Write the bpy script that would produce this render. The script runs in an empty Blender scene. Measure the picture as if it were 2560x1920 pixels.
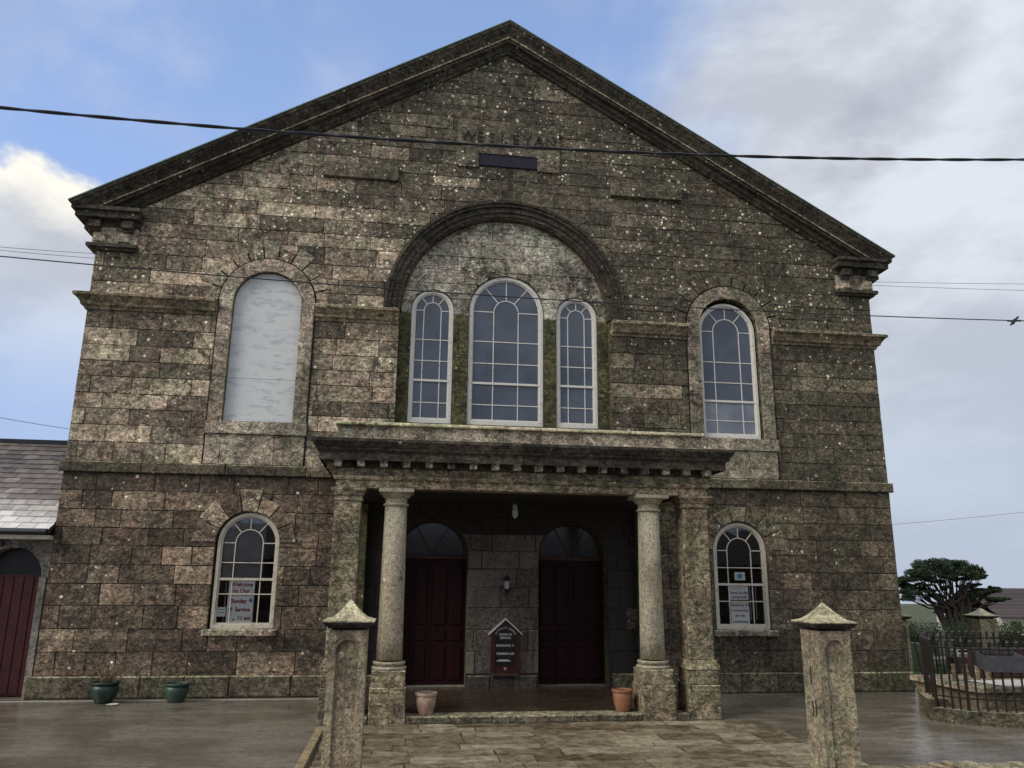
import bpy, math, random
from math import pi, sin, cos, sqrt, radians as R_
from mathutils import Vector, Matrix
rnd = random.Random(7)
SC = bpy.context.scene
COL = SC.collection

# ------------------------------------------------------------------ camera, sky, sun, exposure
CAM = (-1.9265, -15.1177, 2.0513)
def cam_axes(p, y, r):
    cp, sp, cy, sy = cos(p), sin(p), cos(y), sin(y)
    f = Vector((sy*cp, cy*cp, sp)); r0 = Vector((cy, -sy, 0)); d = f.cross(r0)
    return cos(r)*r0 + sin(r)*d, -sin(r)*r0 + cos(r)*d, f
rt, dn, fw = cam_axes(0.2418, 0.1350, -0.0103)
cd = bpy.data.cameras.new('camera'); co = bpy.data.objects.new('camera', cd); COL.objects.link(co)
cd.sensor_width = 36; cd.lens = 1970.6/2560*36; cd.clip_start = .1; cd.clip_end = 2000
up = -dn; bk = -fw
co.matrix_world = Matrix(((rt.x, up.x, bk.x, CAM[0]), (rt.y, up.y, bk.y, CAM[1]), (rt.z, up.z, bk.z, CAM[2]), (0, 0, 0, 1)))
SC.camera = co

class G:
    def __init__(s, nt): s.nt = nt; nt.nodes.clear()
    def n(s, t, props=None, **kw):
        nd = s.nt.nodes.new(t)
        for k, v in (props or {}).items(): setattr(nd, k, v)
        for k, v in kw.items():
            key = int(k[1:]) if k[0] == 'i' and k[1:].isdigit() else k.replace('_', ' ')
            s.set(nd.inputs[key], v)
        return nd
    def set(s, inp, v):
        if isinstance(v, bpy.types.NodeSocket): s.nt.links.new(v, inp)
        else:
            if inp.type == 'RGBA' and len(v) == 3: v = (*v, 1)
            inp.default_value = v
    def m(s, op, a, b=0.0, c=None, clamp=False):
        nd = s.nt.nodes.new('ShaderNodeMath'); nd.operation = op; nd.use_clamp = clamp
        s.set(nd.inputs[0], a); s.set(nd.inputs[1], b)
        if c is not None: s.set(nd.inputs[2], c)
        return nd.outputs[0]
    def mix(s, f, a, b, mode='MIX'):
        nd = s.nt.nodes.new('ShaderNodeMix'); nd.data_type = 'RGBA'; nd.blend_type = mode
        s.set(nd.inputs[0], f); s.set(nd.inputs[6], a); s.set(nd.inputs[7], b); return nd.outputs[2]
    def sm(s, v, a, b, lo=0., hi=1.):
        nd = s.nt.nodes.new('ShaderNodeMapRange'); nd.interpolation_type = 'SMOOTHSTEP'
        s.set(nd.inputs[0], v); s.set(nd.inputs[1], a); s.set(nd.inputs[2], b); s.set(nd.inputs[3], lo); s.set(nd.inputs[4], hi); return nd.outputs[0]
    def noise(s, vec, sc, det=4, ro=.55, dist=0., col=False):
        nd = s.n('ShaderNodeTexNoise', None, Vector=vec, Scale=sc, Detail=det, Roughness=ro, Distortion=dist)
        return nd.outputs[1 if col else 0]
    def vmul(s, vec, k):
        nd = s.nt.nodes.new('ShaderNodeVectorMath'); nd.operation = 'MULTIPLY'
        s.set(nd.inputs[0], vec); s.set(nd.inputs[1], k); return nd.outputs[0]
    def ramp(s, f, stops):
        nd = s.nt.nodes.new('ShaderNodeValToRGB'); cr = nd.color_ramp
        while len(cr.elements) < len(stops): cr.elements.new(.5)
        for e, (p, c) in zip(cr.elements, stops): e.position = p; e.color = (*c, 1) if len(c) == 3 else c
        s.set(nd.inputs[0], f); return nd.outputs[0]

W = bpy.data.worlds.new('World'); SC.world = W; W.use_nodes = True
g = G(W.node_tree)
SKY_STRENGTH = 0.1
SUN_EL, SUN_AZ = 38.0, -115.0      # azimuth from +y towards +x: the sun stands to the left
tc = g.n('ShaderNodeTexCoord').outputs['Generated']
sky = g.n('ShaderNodeTexSky', dict(sky_type='NISHITA', sun_disc=False, sun_elevation=R_(SUN_EL), sun_rotation=R_(SUN_AZ), altitude=50, air_density=1.0, dust_density=.6, ozone_density=2.0)).outputs[0]
sep = g.n('ShaderNodeSeparateXYZ', None, i0=tc)
dx, dy, dz = sep.outputs
az = g.m('MULTIPLY', g.m('ARCTAN2', dx, dy), 57.2958)
el = g.m('MULTIPLY', g.m('ARCSINE', dz), 57.2958)
nz = g.noise(g.vmul(tc, (1, 1, 1.5)), 2.6, 7, .56, .2)
nz2 = g.noise(g.vmul(tc, (1, 1, 2.0)), 4.2, 6, .6, .25)
nz3 = g.noise(g.vmul(tc, (1, 1, 2.4)), 1.9, 5, .55, .3)
nn = g.m('SUBTRACT', nz, .5); nn2 = g.m('SUBTRACT', nz2, .5)
right = g.sm(g.m('ADD', g.m('ADD', az, g.m('MULTIPLY', nn, 34)), g.m('MULTIPLY', g.m('SUBTRACT', 34, el), .35)), 16, 29)
edge_l = g.m('ADD', g.m('ADD', el, g.m('MULTIPLY', nn2, 11)), g.m('MULTIPLY', g.m('ADD', az, 25), .2))
left = g.m('MULTIPLY', g.sm(edge_l, 25.2, 23.6), g.sm(el, 9, 20, .35, 1))
wisp = g.m('MULTIPLY', g.sm(g.m('ADD', nz, g.sm(az, -5, -32, 0, .1)), .5, .72), .5)
outer = g.m('MULTIPLY', g.sm(g.m('ABSOLUTE', az), 50, 80), g.sm(nz3, .38, .6))
mask = g.m('MAXIMUM', g.m('MAXIMUM', right, left), g.m('MAXIMUM', wisp, outer))
mask = g.m('MAXIMUM', mask, g.sm(el, 14, -2, 0, .7))
K = 1/SKY_STRENGTH
shade = g.sm(g.m('ADD', nz3, g.m('MULTIPLY', nn2, .8)), .36, .66)
ccol = g.mix(shade, (.44*K, .465*K, .53*K), (.62*K, .66*K, .72*K))
pa = g.m('DIVIDE', g.m('SUBTRACT', g.m('ADD', az, g.m('MULTIPLY', g.m('SUBTRACT', el, 32), -.9)), 38.5), 5.0); pe = g.m('DIVIDE', g.m('SUBTRACT', el, 31.5), 5.5)
pr2 = g.m('SQRT', g.m('ADD', g.m('MULTIPLY', pa, pa), g.m('MULTIPLY', pe, pe)))
ccol = g.mix(g.m('MULTIPLY', g.sm(g.m('ADD', pr2, g.m('MULTIPLY', nn2, 2.2)), 1.25, .2), .5), ccol, (.33*K, .335*K, .41*K))
low = g.sm(el, 22, 5)
ccol = g.mix(g.m('MULTIPLY', low, .7), ccol, (.38*K, .45*K, .56*K))
rim = g.m('MULTIPLY', g.m('MULTIPLY', g.sm(edge_l, 20.0, 24.0), left), g.sm(az, -8, -18))
ccol = g.mix(rim, ccol, (.85*K, .82*K, .74*K))
blue = g.mix(1.0, sky, (.8, .84, .98), 'MULTIPLY')
blue = g.mix(g.sm(el, 44, 18, .62, .9), blue, (.30*K, .44*K, .76*K))
fin = g.mix(mask, blue, ccol)
bg = g.n('ShaderNodeBackground', None, Color=fin, Strength=SKY_STRENGTH)
ow = g.n('ShaderNodeOutputWorld', None, Surface=bg.outputs[0])

sd = bpy.data.lights.new('sun', 'SUN'); so = bpy.data.objects.new('sun', sd); COL.objects.link(so)
sd.energy = 1.9; sd.angle = R_(30); sd.color = (1, .94, .86)
d = Vector((sin(R_(SUN_AZ))*cos(R_(SUN_EL)), cos(R_(SUN_AZ))*cos(R_(SUN_EL)), sin(R_(SUN_EL))))
so.rotation_euler = d.to_track_quat('Z', 'Y').to_euler(); so.location = (-30, -15, 30)
SC.view_settings.view_transform = 'Standard'; SC.view_settings.look = 'None'
SC.view_settings.exposure = 0.30; SC.view_settings.gamma = 1; SC.view_settings.use_curve_mapping = False

# ------------------------------------------------------------------ materials
MATS = {}
def newmat(name):
    m = bpy.data.materials.new(name); m.use_nodes = True; MATS[name] = m
    return m, G(m.node_tree)
def finish(g, col, rough=.8, bump=None, bstr=.3, bdist=.02, spec=.3, extra=None):
    kw = dict(Base_Color=col, Roughness=rough)
    b = g.n('ShaderNodeBsdfPrincipled', None, **kw)
    b.inputs['Specular IOR Level'].default_value = spec
    if extra:
        for k, v in extra.items(): g.set(b.inputs[k], v)
    if bump is not None:
        bn = g.n('ShaderNodeBump', None, Strength=bstr, Distance=bdist, Height=bump); g.set(b.inputs['Normal'], bn.outputs[0])
    g.n('ShaderNodeOutputMaterial', None, Surface=b.outputs[0])
    return b
def pos(g): return g.n('ShaderNodeNewGeometry').outputs['Position']
FAC = dict(ashlar=(1.76, 1.69, 1.56), rustic=(1.84, 1.72, 1.6), panel=(2.1, 2.07, 1.92), column=(1.35, 1.3, 1.16), dressed=(1.7, 1.63, 1.5), porch=(1.55, 1.46, 1.3), plinth=(1.35, 1.3, 1.1), cornice=(.9, .87, .8), mossy=(1.1, 1.1, .8), post=(1.25, 1.2, 1.06), cap=(1.6, 1.56, 1.3), tomb=(1.2, 1.1, .9), slab=(1.1, 1.02, .88))
def stone(name, dark=(.075, .06, .05), mid=(.15, .125, .1), light=(.29, .235, .185), black=.5, moss=.3, pale=.3, dots=.35, fac=1.0, drip=False, bs=.5, rough=.85, mossx=True, top=.7, con=1.5):
    m, g = newmat(name); P = pos(g)
    sp = g.n('ShaderNodeSeparateXYZ', None, i0=P); X, Y, Zz = sp.outputs
    tone = g.n('ShaderNodeAttribute', dict(attribute_name='tone')).outputs['Fac']
    big = g.noise(P, .42, 4, .6)
    nA = g.noise(P, 3.1, 8, .68, .3); nB = g.noise(P, 16, 6, .7); nC = g.noise(P, 70, 4, .7)
    t = g.m('ADD', g.m('MULTIPLY', tone, .85), g.m('MULTIPLY', nA, .22))
    t = g.m('ADD', t, g.m('MULTIPLY', g.m('SUBTRACT', nB, .5), 1.7))
    c = g.ramp(t, [(.12, dark), (.5, mid), (.86, light)])
    # pinkish / grey drift
    c = g.mix(g.sm(g.noise(P, 1.3, 3), .45, .62, 0, .35), c, (mid[0]*1.2, mid[1]*1.05, mid[2]*.98))
    # moss, more of it on the right and where damp
    ms = g.m('ADD', g.noise(P, 1.1, 7, .62, .4), g.m('MULTIPLY', big, .35))
    if mossx: ms = g.m('ADD', ms, g.m('MULTIPLY', g.sm(X, -3, 6), .09))
    c = g.mix(g.sm(ms, .76-.22*moss, .95-.25*moss, 0, .62), c, (.07, .07, .045))
    # weather streaks
    st = g.noise(g.vmul(P, (5.5, 5.5, .55)), 1.0, 5, .6)
    c = g.mix(g.sm(st, .5, .72, 0, .5), c, (.045, .038, .03))
    # pale crustose lichen
    pl_ = g.noise(P, 11, 9, .75, .6)
    pm = g.m('MULTIPLY', g.sm(pl_, .66-.13*pale, .72-.11*pale), g.sm(g.noise(P, .9, 4), .40, .56))
    c = g.mix(g.m('MULTIPLY', pm, .8), c, (.30, .30, .255))
    # black lichen blotches
    bl = g.noise(P, 4.3, 9, .74, .5)
    bm = g.m('MULTIPLY', g.sm(bl, .60-.1*black, .66-.09*black), g.sm(g.noise(P, .7, 3), .40, .58))
    c = g.mix(g.m('MULTIPLY', bm, .82), c, (.026, .023, .018))
    if name in ('ashlar', 'rustic'):
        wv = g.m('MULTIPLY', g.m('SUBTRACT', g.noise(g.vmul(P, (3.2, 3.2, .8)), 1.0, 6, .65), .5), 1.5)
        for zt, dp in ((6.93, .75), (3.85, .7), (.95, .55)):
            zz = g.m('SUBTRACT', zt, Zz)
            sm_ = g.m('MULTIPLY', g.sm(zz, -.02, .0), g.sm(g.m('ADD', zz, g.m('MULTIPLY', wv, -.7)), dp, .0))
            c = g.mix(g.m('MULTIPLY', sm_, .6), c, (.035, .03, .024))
        gd = g.m('MULTIPLY', g.sm(g.m('ADD', Zz, g.m('ADD', g.m('MULTIPLY', X, .35), g.m('MULTIPLY', g.m('SUBTRACT', nA, .5), 5))), 6.6, 10.5), .66)
        c = g.mix(gd, c, (.06, .057, .043))
        rg = g.m('MULTIPLY', g.sm(g.m('ADD', X, g.m('MULTIPLY', g.m('SUBTRACT', nA, .5), 7)), 1.0, 6.0), .58)
        c = g.mix(rg, c, (.055, .054, .034))
    # white lichen spots
    if dots > 0:
        hi = g.sm(Zz, 5, 9, .22, 1.2)
        for sc_, rr, off in ((7.0, .13, 0), (11, .16, 5.3)):
            pv = g.n('ShaderNodeVectorMath', dict(operation='ADD')); g.set(pv.inputs[0], P); g.set(pv.inputs[1], (off, off*.7, off*.3))
            wob = g.n('ShaderNodeVectorMath', dict(operation='ADD')); g.set(wob.inputs[0], pv.outputs[0])
            g.set(wob.inputs[1], g.vmul(g.noise(P, 22, 2, .5, 0, True), (.03, .03, .03)))
            vo = g.n('ShaderNodeTexVoronoi', dict(feature='F1'), Vector=wob.outputs[0], Scale=sc_)
            rs = g.n('ShaderNodeSeparateColor', None, i0=vo.outputs['Color'])
            size = g.m('MULTIPLY', rs.outputs[1], rr)
            dot = g.m('LESS_THAN', vo.outputs['Distance'], g.m('ADD', size, .085))
            dens = g.m('MULTIPLY', g.m('MULTIPLY', g.sm(g.noise(P, .75, 3), .38, .62, .1, 1), hi), dots*(.95 if off == 0 else .6))
            dot = g.m('MULTIPLY', dot, g.m('LESS_THAN', rs.outputs[0], dens))
            c = g.mix(g.m('MULTIPLY', dot, .95), c, (.6, .6, .5))
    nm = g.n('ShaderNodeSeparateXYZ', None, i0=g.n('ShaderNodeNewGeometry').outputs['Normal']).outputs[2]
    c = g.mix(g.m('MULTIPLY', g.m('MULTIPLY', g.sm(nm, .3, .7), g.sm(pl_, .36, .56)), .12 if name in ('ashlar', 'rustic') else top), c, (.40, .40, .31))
    c = g.mix(g.m('MULTIPLY', g.sm(g.noise(P, 38, 5, .75, .4), .48, .62), .7), c, (.018, .015, .011))
    c = g.mix(g.m('MULTIPLY', g.sm(g.noise(g.vmul(P, (1.1, 1, 1.3)), 27, 5, .75, .5), .54, .68), .42), c, tuple(min(.6, x*1.5) for x in light))
    c = g.mix(g.m('MULTIPLY', g.sm(nC, .35, .65), .3), c, (.04, .034, .028))
    if drip:
        dm = g.m('MULTIPLY', g.sm(g.m('ABSOLUTE', g.m('ADD', g.m('SUBTRACT', X, .05), g.m('MULTIPLY', g.m('SUBTRACT', nA, .5), .12))), .075, .03), g.m('MULTIPLY', g.sm(Zz, 9.7, 9.95), g.sm(Zz, 10.6, 10.5)))
        c = g.mix(g.m('MULTIPLY', dm, .85), c, (.03, .022, .018))
    if name not in ('column', 'porch_shade', 'porch_shade_deep'):
        v1 = g.m('MULTIPLY', g.sm(g.noise(g.vmul(P, (1, 1, 1.5)), 7.5, 9, .8, .5), .38, .6, .34, 1.42), g.sm(g.noise(g.vmul(P, (1, 1, 1.3)), 24, 6, .75, .5), .4, .6, .6, 1.3))
        v2 = g.sm(g.noise(P, 1.15, 5, .6, .4), .36, .62, .72, 1.25)
        if name in ('post', 'cap', 'render', 'tomb'): v1 = g.m('ADD', g.m('MULTIPLY', v1, .5), .5)
        vv = g.m('MULTIPLY', v1, v2)
        if name in ('ashlar', 'rustic'): vv = g.m('MULTIPLY', vv, g.m('ADD', g.m('MULTIPLY', tone, .42), .76))
        cv = g.n('ShaderNodeCombineColor', None, i0=vv, i1=vv, i2=vv).outputs[0]
        c = g.mix(1.0, c, cv, 'MULTIPLY')
        hue = g.mix(g.sm(g.noise(P, 1.7, 5, .6, .3), .4, .6), (1.07, .985, .965), (.965, .995, .92))
        c = g.mix(1.0, c, hue, 'MULTIPLY')
    FC = FAC.get(name)
    if FC: c = g.mix(1.0, c, FC, 'MULTIPLY')
    h = g.m('ADD', g.m('MULTIPLY', nB, .7), g.m('ADD', g.m('MULTIPLY', nC, .3), g.m('MULTIPLY', nA, .8)))
    finish(g, c, rough, h, bs, .035, .35)
    return m
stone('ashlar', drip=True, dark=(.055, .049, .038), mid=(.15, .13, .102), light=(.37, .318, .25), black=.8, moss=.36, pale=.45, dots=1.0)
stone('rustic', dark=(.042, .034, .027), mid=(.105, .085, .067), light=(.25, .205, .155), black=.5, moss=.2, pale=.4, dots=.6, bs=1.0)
stone('dressed', dark=(.11, .1, .08), mid=(.21, .19, .155), light=(.34, .31, .26), black=.35, moss=.3, pale=.75, dots=.35)
stone('cornice', dark=(.03, .027, .024), mid=(.07, .062, .052), light=(.17, .15, .12), black=.8, moss=.35, pale=.4, dots=.3)
stone('panel', dark=(.08, .075, .065), mid=(.22, .21, .185), light=(.34, .325, .29), black=1.5, moss=.2, pale=.8, dots=.3)
stone('mossy', dark=(.045, .045, .025), mid=(.1, .098, .05), light=(.2, .19, .12), black=.4, moss=1.0, pale=.8, dots=.8, mossx=False)
stone('porch', dark=(.085, .078, .055), mid=(.19, .17, .125), light=(.34, .305, .235), black=.4, moss=.5, pale=.75, dots=.3, mossx=False)
stone('column', dark=(.17, .15, .115), mid=(.31, .28, .22), light=(.46, .42, .34), black=.12, moss=.1, pale=.5, dots=.2, mossx=False)
stone('plinth', dark=(.05, .045, .038), mid=(.1, .092, .075), light=(.19, .17, .14), black=.6, moss=.5, pale=.7, dots=.2)
stone('post', dark=(.17, .15, .115), mid=(.3, .265, .205), light=(.46, .41, .32), black=.3, moss=.25, pale=.8, dots=.25, bs=.8, mossx=False)
stone('cap', dark=(.3, .28, .2), mid=(.48, .46, .35), light=(.62, .6, .48), black=.75, moss=.1, pale=.9, dots=.2, bs=.7, mossx=False)
stone('render', dark=(.14, .13, .115), mid=(.22, .205, .18), light=(.32, .3, .265), black=.4, moss=.15, pale=.3, dots=0, bs=.3, mossx=False)
stone('porch_shade_deep', dark=(.008, .007, .006), mid=(.022, .019, .016), light=(.04, .034, .03), black=.2, moss=0, pale=0, dots=0, mossx=False, top=0)  # near-black copy of the wall stone, porch shade painted into its colour
stone('porch_shade', dark=(.012, .010, .009), mid=(.07, .058, .048), light=(.22, .185, .155), black=.2, moss=0, pale=.1, dots=0, mossx=False)  # half-dark copy for the middle pier, milder painted porch shade
stone('tomb', dark=(.12, .105, .085), mid=(.22, .2, .16), light=(.34, .31, .26), black=.5, moss=.3, pale=.6, dots=.2, mossx=False)
stone('slab', dark=(.22, .2, .16), mid=(.33, .3, .25), light=(.45, .42, .36), black=.2, moss=.1, pale=.6, dots=.2, mossx=False)

def flat(name, col, rough=.6, var=.15, sc=6, bs=.15, spec=.4, col2=None, stretch=(1, 1, 1), extra=None, lo=.4, hi=.62):
    m, g = newmat(name); P = g.vmul(pos(g), stretch)
    n1 = g.noise(P, sc, 6, .65, .2)
    c2 = col2 or tuple(x*(1-var*2) for x in col)
    c = g.mix(g.sm(n1, lo, hi), col, c2)
    c = g.mix(g.m('MULTIPLY', g.noise(P, sc*9, 3), .25), c, tuple(x*.7 for x in col))
    finish(g, c, rough, n1, bs, .01, spec, extra)
    return m
flat('mortar', (.055, .047, .038), .95, bs=.5)
flat('white_paint', (.7, .67, .6), .5, var=.12, sc=14, col2=(.36, .32, .25), lo=.52, hi=.72)
flat('cream_paint', (.6, .55, .44), .55, sc=12, col2=(.36, .31, .22), lo=.5, hi=.7)
flat('board_white', (.66, .67, .65), .6, sc=5.5, col2=(.42, .44, .46), stretch=(.7, 1, 2.2), bs=.0, lo=.46, hi=.72)
flat('red_door', (.02, .0015, .002), .6, sc=5, col2=(.012, .001, .0015), spec=.2)
flat('annex_red', (.055, .0035, .005), .5, sc=5, col2=(.03, .003, .004))
flat('black_iron', (.012, .011, .01), .5, sc=20, col2=(.03, .018, .012))
flat('gutter', (.014, .016, .017), .35)
flat('cable', (.012, .012, .014), .45, spec=.5)
flat('louvre', (.014, .009, .024), .7)
flat('lettering_lead', (.012, .012, .01), .8)
flat('green_pot', (.035, .075, .05), .45, sc=9, col2=(.018, .042, .03), spec=.5)
flat('dark_green_pot', (.018, .042, .028), .4, sc=9, col2=(.01, .028, .02), spec=.5)
flat('terracotta', (.34, .135, .065), .75, sc=12, col2=(.2, .1, .06))
flat('terracotta_pale', (.42, .31, .23), .75, sc=12, col2=(.27, .17, .12))
flat('soil', (.03, .022, .016), .95, bs=.6, sc=30)
flat('dead_leaf', (.2, .135, .08), .8)
flat('trough', (.07, .07, .078), .5, sc=12)
flat('rust', (.05, .02, .012), .9, sc=9, col2=(.022, .012, .01))
flat('brown_wood', (.07, .04, .025), .8, sc=6)
flat('bench_wood', (.55, .52, .42), .7, sc=8, col2=(.33, .31, .23))
flat('bench_grey', (.2, .22, .19), .8, sc=6, col2=(.13, .15, .11))
flat('marble', (.7, .67, .6), .5, sc=16, col2=(.34, .32, .29), lo=.5, hi=.64)
flat('board_red', (.05, .008, .007), .45)
flat('sign_black', (.008, .007, .007), .45)
flat('sign_white', (.62, .58, .55), .6, var=.1)
flat('paper', (.88, .87, .84), .8, var=.04, sc=5)
flat('ink_red', (.3, .015, .02), .8)
flat('ink_dark', (.05, .06, .1), .8)
flat('ink_blue', (.08, .09, .4), .8)
flat('ink_green', (.1, .25, .1), .8)
flat('ink_cyan', (.1, .42, .55), .8)
flat('blind', (.17, .16, .165), .9, var=.08, sc=2)
flat('interior', (.05, .045, .045), .9)
flat('bark', (.045, .035, .027), .95, sc=10, bs=.6)
flat('house_wall', (.62, .58, .5), .8)
flat('house_wall_blue', (.42, .44, .56), .8)
flat('porch_ceiling', (.02, .018, .016), .9)
flat('lamp_glass', (.5, .5, .48), .3)
flat('concrete_kerb', (.5, .5, .46), .8, sc=10)
flat('yellow_kerb', (.34, .27, .13), .85, sc=9, col2=(.17, .14, .08))
flat('lead_lip', (.1, .17, .12), .6, sc=10, col2=(.05, .075, .05))

def leafmat(name, a, b, c3):
    m, g = newmat(name)
    tone = g.n('ShaderNodeAttribute', dict(attribute_name='tone')).outputs['Fac']
    col = g.ramp(tone, [(0, a), (.55, b), (1, c3)])
    finish(g, col, .75, None, spec=.25)
leafmat('cypress_leaf', (.012, .022, .012), (.03, .05, .024), (.06, .085, .035))
leafmat('hedge_leaf', (.03, .05, .02), (.085, .125, .05), (.17, .22, .09))
leafmat('grass_blade', (.07, .14, .02), (.12, .24, .035), (.2, .32, .06))
flat('lawn', (.1, .2, .03), .9, sc=3, col2=(.06, .11, .025), bs=.6)
flat('field', (.06, .08, .03), .95, sc=.4, col2=(.09, .09, .045))

# slates of roofs
def slatemat(name, a, b, c3, rough=.42):
    m, g = newmat(name); P = pos(g)
    tone = g.n('ShaderNodeAttribute', dict(attribute_name='tone')).outputs['Fac']
    n1 = g.noise(P, 5, 8, .7, .4)
    t = g.m('ADD', tone, g.m('MULTIPLY', g.m('SUBTRACT', n1, .5), .7))
    c = g.ramp(t, [(.1, a), (.5, b), (.95, c3)])
    finish(g, c, g.sm(n1, .35, .65, rough-.1, rough+.15), n1, .2, .01, .5)
slatemat('slate', (.09, .068, .055), (.22, .18, .145), (.8, .76, .68), .5)
slatemat('tile_brown', (.05, .038, .036), (.075, .055, .052), (.1, .075, .07), .7)

# wet ground
def wet(name, a, b, r0, r1, streak=True, bs=.35, spec=.5):
    m, g = newmat(name); P = pos(g)
    n1 = g.noise(P, .8, 6, .6, .4); n2 = g.noise(P, 9, 7, .7); n3 = g.noise(P, 120, 3, .7)
    n4 = g.noise(g.vmul(P, (.7, 2.6, 1)), 1.6, 6, .62, .5)
    c = g.mix(g.sm(n1, .38, .62), a, b)
    c = g.mix(g.sm(n2, .4, .7, 0, .5), c, tuple(x*.55 for x in a))
    c = g.mix(g.sm(n3, .5, .66, 0, .5), c, tuple(min(1, x*2.2) for x in b))
    c = g.mix(g.sm(g.noise(P, 45, 5, .8), .52, .64, 0, .6), c, tuple(x*.4 for x in a))
    vc = g.n('ShaderNodeTexVoronoi', dict(feature='DISTANCE_TO_EDGE'), Vector=g.vmul(g.noise(P, 1.3, 3, .5, 0, True), (1.6, 1.6, 1.6)), Scale=2.4).outputs['Distance']
    c = g.mix(g.sm(vc, .012, .002, 0, .6), c, (.02, .017, .012))
    ro = g.sm(n4, .36, .62, r0, r1)
    h = g.m('ADD', g.m('MULTIPLY', n4, 1.6), g.m('ADD', g.m('MULTIPLY', n2, .35), g.m('MULTIPLY', n3, .12)))
    finish(g, c, ro, h, bs, .05, spec)
wet('asphalt', (.12, .1, .072), (.235, .205, .158), .05, .32, bs=.14, spec=1.0)
wet('flag_joint', (.06, .052, .026), (.1, .084, .045), .4, .7)
wet('porch_floor', (.045, .032, .02), (.07, .048, .03), .1, .35)
def flagmat():
    m, g = newmat('flag'); P = pos(g)
    tone = g.n('ShaderNodeAttribute', dict(attribute_name='tone')).outputs['Fac']
    n1 = g.noise(g.vmul(P, (1, 1.15, 1)), 4.2, 10, .76, .6); n2 = g.noise(P, 24, 6, .7)
    t = g.m('ADD', g.m('MULTIPLY', tone, .2), g.m('ADD', g.m('MULTIPLY', n1, .75), g.m('MULTIPLY', n2, .12)))
    c = g.ramp(t, [(.36, (.06, .044, .026)), (.47, (.17, .13, .08)), (.58, (.29, .235, .15)), (.74, (.5, .44, .32))])
    c = g.mix(g.sm(n2, .5, .7, 0, .6), c, (.045, .045, .022))
    h = g.m('ADD', g.m('MULTIPLY', n1, 1.5), g.m('MULTIPLY', n2, .3))
    finish(g, c, g.sm(n1, .4, .62, .16, .5), h, .45, .03, .6)
flagmat()

# glass
def glass(name, tint, refl_rough=.03, frost=None):
    m, g = newmat(name)
    if frost:
        P = pos(g); n = g.noise(P, 1.6, 4, .6)
        c = g.mix(g.sm(n, .35, .65), frost[0], frost[1])
        finish(g, c, .12, g.noise(P, 3, 2), .04, .02, .6)
        return
    fr = g.n('ShaderNodeFresnel', None, IOR=1.5)
    tr = g.n('ShaderNodeBsdfTransparent', None, Color=tint)
    bn = g.n('ShaderNodeBump', None, Strength=.08, Distance=.02, Height=g.noise(pos(g), 2.5, 2))
    gl = g.n('ShaderNodeBsdfGlossy', None, Color=(1, 1, 1), Roughness=refl_rough, Normal=bn.outputs[0])
    f2 = g.m('MULTIPLY', fr.outputs[0], 1.15, clamp=True)
    mx = g.n('ShaderNodeMixShader', None, i0=f2, i1=tr.outputs[0], i2=gl.outputs[0])
    g.n('ShaderNodeOutputMaterial', None, Surface=mx.outputs[0])
glass('glass_clear', (1, 1, 1))
glass('glass_obscured', None, frost=((.045, .058, .082), (.07, .085, .115)))
glass('glass_pale', None, frost=((.13, .145, .18), (.22, .235, .27)))
glass('glass_dim', None, frost=((.02, .02, .024), (.035, .035, .04)))

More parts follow.
